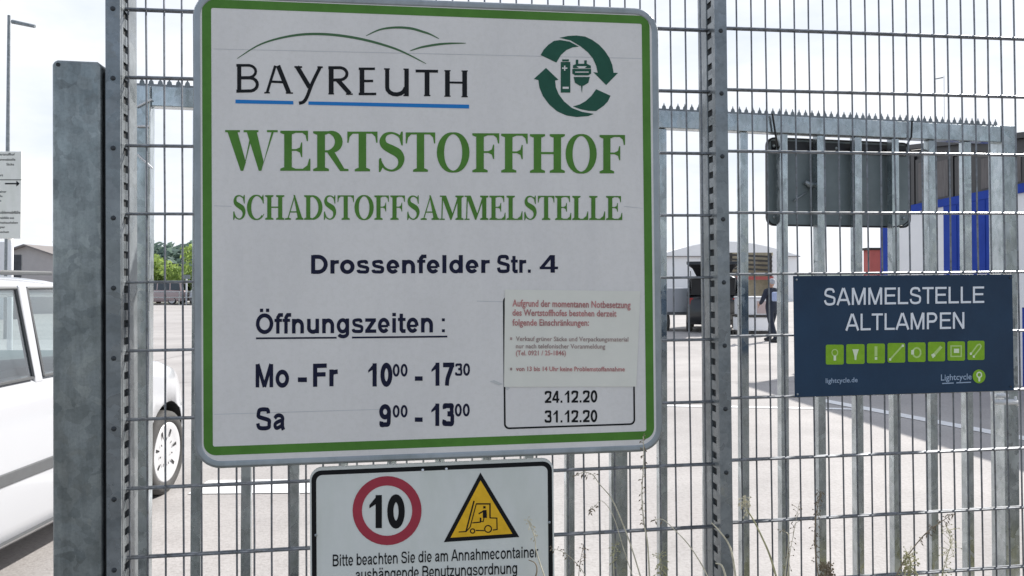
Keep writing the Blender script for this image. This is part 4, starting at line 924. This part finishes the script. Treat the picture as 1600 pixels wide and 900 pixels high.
for y in(12.8,13.2,13.62):
    blk('cladding_rib','bblue',y,y+.03,.02,2.98,.03,.02)
blk('cladding','bblue',7.0,11.9,0,1.22,.02,.05); blk('window_board','bwhite',7.0,11.9,1.222,1.42,.05,.08)
y=6.5; k=0
while y<16:
    y2=min(y+.62,16.1); zt_=ztop(y)-.14
    f=blk('window','wdark',y,y2,3.16,zt_,-.06,.045); blk('pane','curtain',y+.15,y2-.12,3.19,zt_-.08,-.052,.02,parent=f); y=y2+.05
f=blk('window','wdark',7.2,11.7,1.43,2.56,-.01,.04)
for k in range(4): blk('pane','curtain',7.3+1.1*k,8.3+1.1*k,1.50,2.48,-.0,.012,parent=f)
# ================================================================ FAR BUILDINGS
hl=root('recycling_hall',(21,74,0),'large white hall with shallow curved roof in the far distance','building')
m=MB(); m.box((12.5,66,0),(24.5,90,3.9)); m.build('wall','hall',hl,world=True)
m=MB(); arcp=[(12.3+12.4*i/16,3.902+1.25*math.sin(math.pi*i/16)) for i in range(17)]; m.prism([(a,b) for a,b in arcp],65.8,90.2); m.build('roof','hall',hl,world=True)
m=MB(); m.box((12.3,65.75,3.84),(24.7,65.97,3.90)); m.build('gutter','roof',hl,world=True)
for x in(16,20.5): 
    m=MB(); m.box((x,65.93,.02),(x+3.2,65.98,3.0)); m.build('door','bwhite',hl,world=True,bevel=.01)
ts=root('timber_shelter',(14.1,45,0),'open timber shelter with slanted slats in front of the far white hall','shelter')
for x in(12.75,15.05): 
    m=MB(); m.box((x,44.9,0),(x+.14,45.04,3.35)); m.build('post','timberd',ts,world=True)
m=MB(); m.box((12.7,45.6,0),(15.5,45.7,3.4)); m.build('back_wall','timber',ts,world=True)
m=MB(); m.box((15.22,44.95,0),(15.9,45.9,3.2)); m.build('side_panel','hall',ts,world=True)
for k in range(5):
    z=3.30-k*.26; m=MB(); m.add([(12.7,44.84,z),(15.2,44.84,z-.12),(15.2,44.84,z-.24),(12.7,44.84,z-.12),(12.7,44.89,z),(15.2,44.89,z-.12),(15.2,44.89,z-.24),(12.7,44.89,z-.12)],[(0,1,2,3),(7,6,5,4),(0,4,5,1),(1,5,6,2),(2,6,7,3),(3,7,4,0)]); m.build('slat','timberd',ts,world=True)
m=MB(); m.box((12.7,44.8,1.78),(15.25,44.9,1.98)); m.build('cross_beam','redwall',ts,world=True)
rb=root('red_building',(21,45,0),'small red building with white band far behind the gate','building')
m=MB(); m.box((19.6,42,1.15),(24,42.8,3.4)); m.build('wall','redwall',rb,world=True)
m=MB(); m.box((19.55,41.95,.0),(24.05,42.85,1.148)); m.build('base','bwhite',rb,world=True)
m=MB(); m.box((19.4,41.9,3.402),(24.2,42.9,3.52)); m.build('roof','dark',rb,world=True)
m=MB(); m.box((20.1,41.9,.1),(21.0,41.948,.95)); m.build('door','dark',rb,world=True)
# left background
sh=root('grey_shed',(-25.5,43,0),'shed with shallow grey gable roof beyond the white car','building')
m=MB(); m.prism([(-27.2,0),(-27.2,2.93),(-25.4,3.52),(-23.6,2.93),(-23.6,0)],40.2,44); m.build('wall','shed',sh,world=True)
m=MB(); m.prism([(-27.45,2.85),(-27.45,2.93),(-25.4,3.62),(-23.35,2.93),(-23.35,2.85),(-25.4,3.53)],39.9,44.3); m.build('roof','roof',sh,world=True)
bf=root('board_fence',(-28,34,0),'dark upright board fence behind the white car','fence')
m=MB()
for k in range(26):
    x=-34.6+k*.5; h=3.75-.036*k; m.box((x,33.95-.02*(k%2),0),(x+.42,34,h))
m.build('boards','dclad',bf,world=True)
for k in range(4):
    m=MB(); m.box((-34.2+3.9*k,33.7,0),(-33.95+3.9*k,33.9,3.4)); m.build('post','bwhite',bf,world=True)
# street lamps
def lamp(x,y,h,arm,label,r=.05):
    l=root('street_lamp',(x,y,0),label,'street lamp','street lamps'); m=MB(); m.tube([(0,0,0),(0,0,h)],[r*1.4,r*.8],8); m.build('pole','galv' if y<50 else 'bwhite',l)
    m=MB(); m.tube([(arm*.12,0,h-.18),(arm,0,h-.32)],[.06,.05],6); m.build('lamp_head','galv',l)
a=at(14,24,22); lamp(a.x,22,a.z,.75,'tall slim street lamp with flat arm at the left edge')
a=at(1475,118,70); lamp(a.x,70,a.z,-.8,'faint distant street lamp above the toothed rail at the right',.04)
# direction board
a=at(35,237,9); b=at(35,373,9); WB_=1.15
db=root('direction_board',(a.x-WB_/2,9,0),'light grey site direction board with arrow and small black print at the left edge','sign')
hb=b.z; tb=a.z
m=MB(); m.box((-WB_/2,-.02,hb),(WB_/2,0,tb)); m.build('panel','sign2',db,bevel=.004)
a=at(13,400,9)
for x in(a.x-db.location.x,-.36):
    m=MB(); m.tube([(x,.04,0),(x,.04,tb-.05)],.03,10); m.build('post','bwhite',db,smooth=True)
def btext(name,t,xr,y0,h,parent=db,align='R'):
    cu=bpy.data.curves.new('t','FONT'); cu.body=t; cu.resolution_u=2; cu.offset=.012
    ob=bpy.data.objects.new('t',cu); col.objects.link(ob); bpy.context.view_layer.update(); me=bpy.data.meshes.new_from_object(ob.evaluated_get(bpy.context.evaluated_depsgraph_get()))
    mx=max(v.co.x for v in me.vertices); sc_=h/.7; X0=at(xr,y0,8.98)
    m=MB(); m.add([(X0.x-db.location.x+(v.co.x-mx)*sc_,-.0215,X0.z+v.co.y*sc_) for v in me.vertices],[tuple(p.vertices) for p in me.polygons]); bpy.data.objects.remove(ob); m.build(name,'black',parent)
btext('lettering','Wertstoffhof',23,243,.028); btext('lettering','Sammelstelle',24,251,.028); btext('lettering','Säcke',22,258.5,.028)
btext('lettering','Einfahrt',5,275.5,.028); btext('lettering','Container',10,301,.026); btext('lettering','Metalle',4,308,.026); btext('lettering','Glas',2,315,.026)
btext('lettering','Problemabfälle',32,334,.034); btext('lettering','Gartenabfälle aus',22,342,.026); btext('lettering','Privathaushalten',28,349.5,.026); btext('lettering','Papier',8,356.5,.026); btext('lettering','Bauschutt',14,364,.026)
m=MB(); a=at(-50,281,8.98); b=at(34,281,8.98); m.box((a.x-db.location.x,-.0225,a.z-.004),(b.x-db.location.x,-.0215,a.z+.004)); m.build('rule','black',db)
m=MB(); a=at(8,287,8.98); b=at(27,287,8.98); z=a.z; m.box((a.x-db.location.x,-.0225,z-.008),(b.x-db.location.x,-.0215,z+.008)); xb_=b.x-db.location.x; m.add([(xb_-.01,-.022,z+.035),(xb_+.028,-.022,z),(xb_-.01,-.022,z-.035)],[(0,1,2)]); m.build('arrow','black',db)
# pallets and trailer
def pallet(x,y,z,label):
    t=root('pallet',(x,y,z),label,'pallet','pallets in the yard')
    m=MB()
    for k in range(5): m.box((-.6+k*.26,-.4,.12),(-.6+k*.26+.16,.4,.144))
    for yy in(-.4,-.07,.26): m.box((-.6,yy,0),(.6,yy+.14,.118))
    m.build('deck','timberd',t)
ax=at(1176,500,23.5).x
pallet(ax,23.5,0,'dark wooden pallet lying on the ground under the crate beside the person'); 
cr=root('lidded_crate',(ax,23.5,.146),'light grey lidded crate on the pallet beside the person','crate')
m=MB(); m.box((-.5,-.36,0),(.5,.36,.42)); m.build('box','hall',cr,bevel=.03)
m=MB(); m.box((-.53,-.39,.422),(.53,.39,.48)); m.build('lid','timberd',cr,bevel=.015)
c2=root('storage_box',(ax+.02,23.5,.628),'white storage box with pink side stacked on the grey crate','box')
m=MB(); m.box((-.48,-.34,0),(.48,.34,.50)); m.build('box','bwhite',c2,bevel=.02)
m=MB(); m.box((.0,-.352,.05),(.46,-.343,.42)); m.build('side_label','carr',c2)
m=MB(); m.box((-.5,-.36,.502),(.5,.36,.56)); m.build('lid','bwhite',c2,bevel=.02)
a=at(1065,450,26); tr_=root('box_trailer',(a.x-.1,26,0),'light grey box trailer standing beside the black off-road car','trailer')
m=MB(); m.box((-.55,-.6,.62),(.35,.9,a.z)); m.build('box','cars',tr_,bevel=.02)
m=MB(); m.box((-.6,-.65,.54),(.4,.95,.618)); m.build('frame','trim',tr_)
for y in(-.2,.25):
    m=MB(); m.lathe([(.12,-.08),(.28,-.09),(.3,-.05),(.3,.05),(.28,.09),(.12,.08)],20,Matrix.Translation((-.5,y*1.5,.30))); m.build('wheel','tyre',tr_)
# ================================================================ PERSON
def person(loc,rz,label):
    r_=root('person',None,label,'person',X=Matrix.Translation(Vector(loc))@Matrix.Rotation(rz,4,'Z'))
    def skin(name,verts,edges,rad,mt,parent,sub=2):
        me=bpy.data.meshes.new(name); me.from_pydata(verts,edges,[]); ob=bpy.data.objects.new(name,me); col.objects.link(ob)
        md=ob.modifiers.new('s','SKIN'); md.use_smooth_shade=True
        for v,ra in zip(me.skin_vertices[0].data,rad): v.radius=(ra,ra) if not isinstance(ra,tuple) else ra
        me.skin_vertices[0].data[0].use_root=True
        s2=ob.modifiers.new('u','SUBSURF'); s2.levels=sub; s2.render_levels=sub
        bpy.context.view_layer.update(); m2=bpy.data.meshes.new_from_object(ob.evaluated_get(bpy.context.evaluated_depsgraph_get())); bpy.data.objects.remove(ob)
        o=bpy.data.objects.new(name,m2); col.objects.link(o); m2.materials.clear(); m2.materials.append(M[mt]); 
        for p in m2.polygons: p.use_smooth=True
        o.parent=parent; RM[o.name]=RM[parent.name]; return o
    V_=[(0,0,.90),(0,-.01,1.08),(0,.0,1.28),(0,.01,1.41),(0,0,1.48),
        (-.19,0,1.37),(-.27,.05,1.12),(-.22,-.10,.90),(.19,0,1.37),(.29,-.04,1.13),(.22,-.20,1.02),
        (-.09,0,.86),(-.11,-.13,.49),(-.12,-.20,.10),(-.12,-.32,.055),(.09,0,.86),(.11,.10,.49),(.12,.28,.12),(.12,.17,.06)]
    E2=[(0,1),(1,2),(2,3),(3,4),(3,5),(5,6),(6,7),(3,8),(8,9),(9,10),(0,11),(11,12),(12,13),(13,14),(0,15),(15,16),(16,17),(17,18)]
    rd=[(.17,.12),(.165,.11),(.20,.125),(.14,.10),.055,.078,.062,.045,.078,.062,.045,.11,.082,.062,.05,.11,.082,.062,.05]
    bd_=skin('body',V_,E2,rd,'cloth',r_)
    skin('neck',[(0,0,1.44),(0,-.01,1.54)],[(0,1)],[.055,.05],'skin',r_,1)
    m=MB(); m.blob((0,-.01,1.60),.073,.092,.108,14,10); m.blob((0,-.105,1.59),.014,.018,.02,6,4)
    for s_ in(-1,1): m.blob((s_*.075,0,1.595),.012,.02,.028,6,4)
    m.build('head','skin',r_,smooth=True)
    m=MB(); m.blob((0,.012,1.632),.080,.098,.092,14,8); m.build('hair','hair',r_,smooth=True)
    for s_,(x,y,z) in((-1,(-.215,-.13,.86)),(1,(.21,-.26,1.02))):
        m=MB(); m.blob((x,y,z-.02),.026,.035,.045,8,6)
        for k in range(4): m.tube([(x-.015+.010*k,y-.01+.012*k-.02,z-.05),(x-.015+.010*k,y-.02+.012*k-.02,z-.11+abs(k-1.5)*.008)],[.010,.007],6)
        m.tube([(x-s_*.02,y-.03,z-.01),(x-s_*.035,y-.05,z-.06)],[.011,.008],6); m.build('hand','skin',r_,smooth=True)
    for y,x in((-.26,-.12),(.22,.12)):
        m=MB(); m.box((x-.05,y-.13,0),(x+.05,y+.13,.085)); m.build('shoe','dark',r_,bevel=.03)
    return r_
pp=ground(1206,534)
person((pp.x,pp.y,0),R(205),'person in dark navy work clothes walking across the yard')
bx_=at(1212,462,pp.y-.3); m=MB(); m.box((bx_.x-.10,bx_.y-.06,bx_.z-.15),(bx_.x+.10,bx_.y+.04,bx_.z+.10)); tag(m.build('carrier_bag','bag',bevel=.03,base=(bx_.x,bx_.y,bx_.z-.15)),'pale blue bag carried at the chest of the person in navy','bag')
# ================================================================ DRY GRASS along the fence
sd_=random.Random(5)
def stalk(px,label,d=.14,mt='straw',r=.0016,heads=(),hm='strawd',hs=1,group='dry grass stalks at the fence'):
    pts=[FP.hit(x,y,d) for x,y in px]; sm=spline([tuple(p) for p in pts],5)
    last=pts[-1]; base=Vector((last.x+.02,last.y-.05,0)); rt=Vector((last.x+.01,last.y-.02,max(.05,last.z*.5)))
    full=sm+[tuple(rt),tuple(base)]
    t=root('grass_stalk',base,label,'grass stalk',group)
    m=MB(); n=len(full); m.tube(full,[r*1.2*(.5+.7*i/n) for i in range(n)],5); m.build('stem',mt,t,world=True)
    m=MB()
    for (i0,i1,cnt,spread,ln) in heads:
        for k in range(cnt):
            q=i0+(i1-i0)*k/max(1,cnt-1); i=min(len(sm)-1,int(q*(len(sm)-1))); p=Vector(sm[i])
            dr_=Vector((sd_.uniform(-1,1),sd_.uniform(-.6,.6),sd_.uniform(-.9,.9))).normalized()
            e=p+dr_*spread*sd_.uniform(.3,1); m.tube([p,e],.0006,4); f=e+dr_*ln*.5+Vector((0,0,-ln*.3)); g_=(f-e)
            side=g_.cross(Vector((0,1,0))).normalized()*.0022*hs; m.add([e,e+g_*.4+side,f,e+g_*.4-side],[(0,1,2,3)]); m.add([e,e+g_*.4+Vector((0,.002*hs,0)),f,e+g_*.4-Vector((0,.002*hs,0))],[(0,1,2,3)])
    if heads: m.build('seed_head',hm,t,world=True)
    return t
stalk([(1005,682),(1006,720),(1003,770),(1006,815),(1012,850),(1015,905)],'upright dry stalk rising in front of the lower right corner of the big sign',heads=[(0,.7,46,.008,.016)],r=.002)
stalk([(898,744),(912,738),(926,742),(938,758),(955,778),(968,806),(985,850),(1002,905)],'arching dry stalk with drooping spikelets right of the warning sign',heads=[(0,.35,14,.012,.018)])
stalk([(921,799),(930,790),(941,783),(958,806),(975,860),(990,905)],'short side stalk with dark spikelet right of the warning sign',heads=[(0,.2,14,.006,.018)],r=.001)
stalk([(1023,812),(1036,812),(1052,826),(1075,850),(1095,880),(1108,905)],'thin pale stalk bending over the mesh between sign and post',heads=[(0,.2,7,.008,.02)])
stalk([(1112,817),(1126,832),(1142,858),(1150,905)],'thick pale straw leaning across the perforated post',r=.0028,mt='straw',d=.16)
stalk([(1118,880),(1128,884),(1135,905)],'short pale bent straw at the foot of the perforated post',r=.003,d=.16)
stalk([(1161,776),(1166,794),(1177,812),(1190,838),(1203,868),(1214,905)],'stout dry stem with pale flower cluster just right of the post',r=.0026,mt='weed',heads=[(0,.3,40,.020,.014)],hm='straw',hs=1.5)
stalk([(1222,829),(1232,836),(1231,860),(1226,905)],'thin dry stem with hooked tip right of the post',heads=[(0,.2,6,.015,.015)])
stalk([(1283,768),(1276,800),(1273,840),(1276,880),(1280,905)],'dark seeded stem left of the lower end of the blue sign',heads=[(0,.8,60,.014,.016)],r=.0018,mt='strawd')
stalk([(1248,790),(1242,825),(1235,860),(1230,905)],'faint wispy stem between two gate bars',heads=[(0,.8,26,.02,.012)],r=.0009)
stalk([(1488,803),(1470,816),(1448,832),(1428,855),(1408,885),(1396,910)],'brown arching stem crossing the bars at the lower right',heads=[(0,.55,40,.010,.018)],r=.0016,mt='strawd')
stalk([(1478,822),(1486,845),(1480,870),(1470,905)],'wispy pale green weed at the lower right',heads=[(0,1,60,.034,.010)],r=.0009,mt='weed',hm='weed')
stalk([(1420,868),(1423,880),(1418,905)],'bushy yellow green weed tip above the bottom edge at the right',heads=[(0,1,110,.030,.014)],r=.002,mt='weed',hm='weed',hs=1.6)
stalk([(1290,884),(1292,892),(1290,905)],'brown withered flower head at the bottom edge',heads=[(0,1,130,.026,.012)],r=.002,mt='strawd',hs=1.6)
stalk([(824,812),(830,824),(836,842),(838,862),(852,905)],'pale feathery stalk in front of the right side of the warning sign',heads=[(0,.5,22,.012,.016)],d=.10,hm='straw')
stalk([(826,875),(836,880),(839,892),(834,910)],'dark curled stem in front of the lower right of the warning sign',d=.10,r=.0022,mt='strawd')
stalk([(862,857),(878,862),(895,874),(910,892),(920,910)],'drooping thin stalk beside the warning sign edge',heads=[(0,.6,16,.010,.016)],r=.001)
stalk([(912,852),(908,870),(905,890),(904,910)],'small dark spiky stalk close to the warning sign',heads=[(0,.7,20,.012,.014)],r=.0009,mt='strawd')
stalk([(962,852),(958,872),(960,905)],'small pale tufted stalk in front of the wide gate bar',heads=[(0,.7,30,.018,.012)],r=.0009,hm='weed')
stalk([(1030,868),(1034,885),(1030,910)],'feathery grass tuft in front of the bar right of the big sign',heads=[(0,1,50,.020,.014)],r=.001,hm='weed')
# verge
m=MB(); g0=FP.pt(-1.5,0,.9); 
mb=MB(); vz=[FP.pt(-.2,0,-.1),FP.pt(5,0,-.1),FP.pt(5,0,.55),FP.pt(-.2,0,.55)]; mb.add([(p.x,p.y,.01) for p in vz],[(0,1,2,3)]); struct(mb.build('verge','grass'))
m=MB()
for k in range(3500):
    p=FP.pt(sd_.uniform(-.1,4.8),0,sd_.uniform(-.08,.5)); h=sd_.uniform(.05,.20); dx,dy=sd_.uniform(-.05,.05),sd_.uniform(-.05,.05)
    m.add([(p.x-.002,p.y,.01),(p.x+.002,p.y,.01),(p.x+dx,p.y+dy,h)],[(0,1,2)])
o=m.build('grass','grass'); o['kind']='stuff'
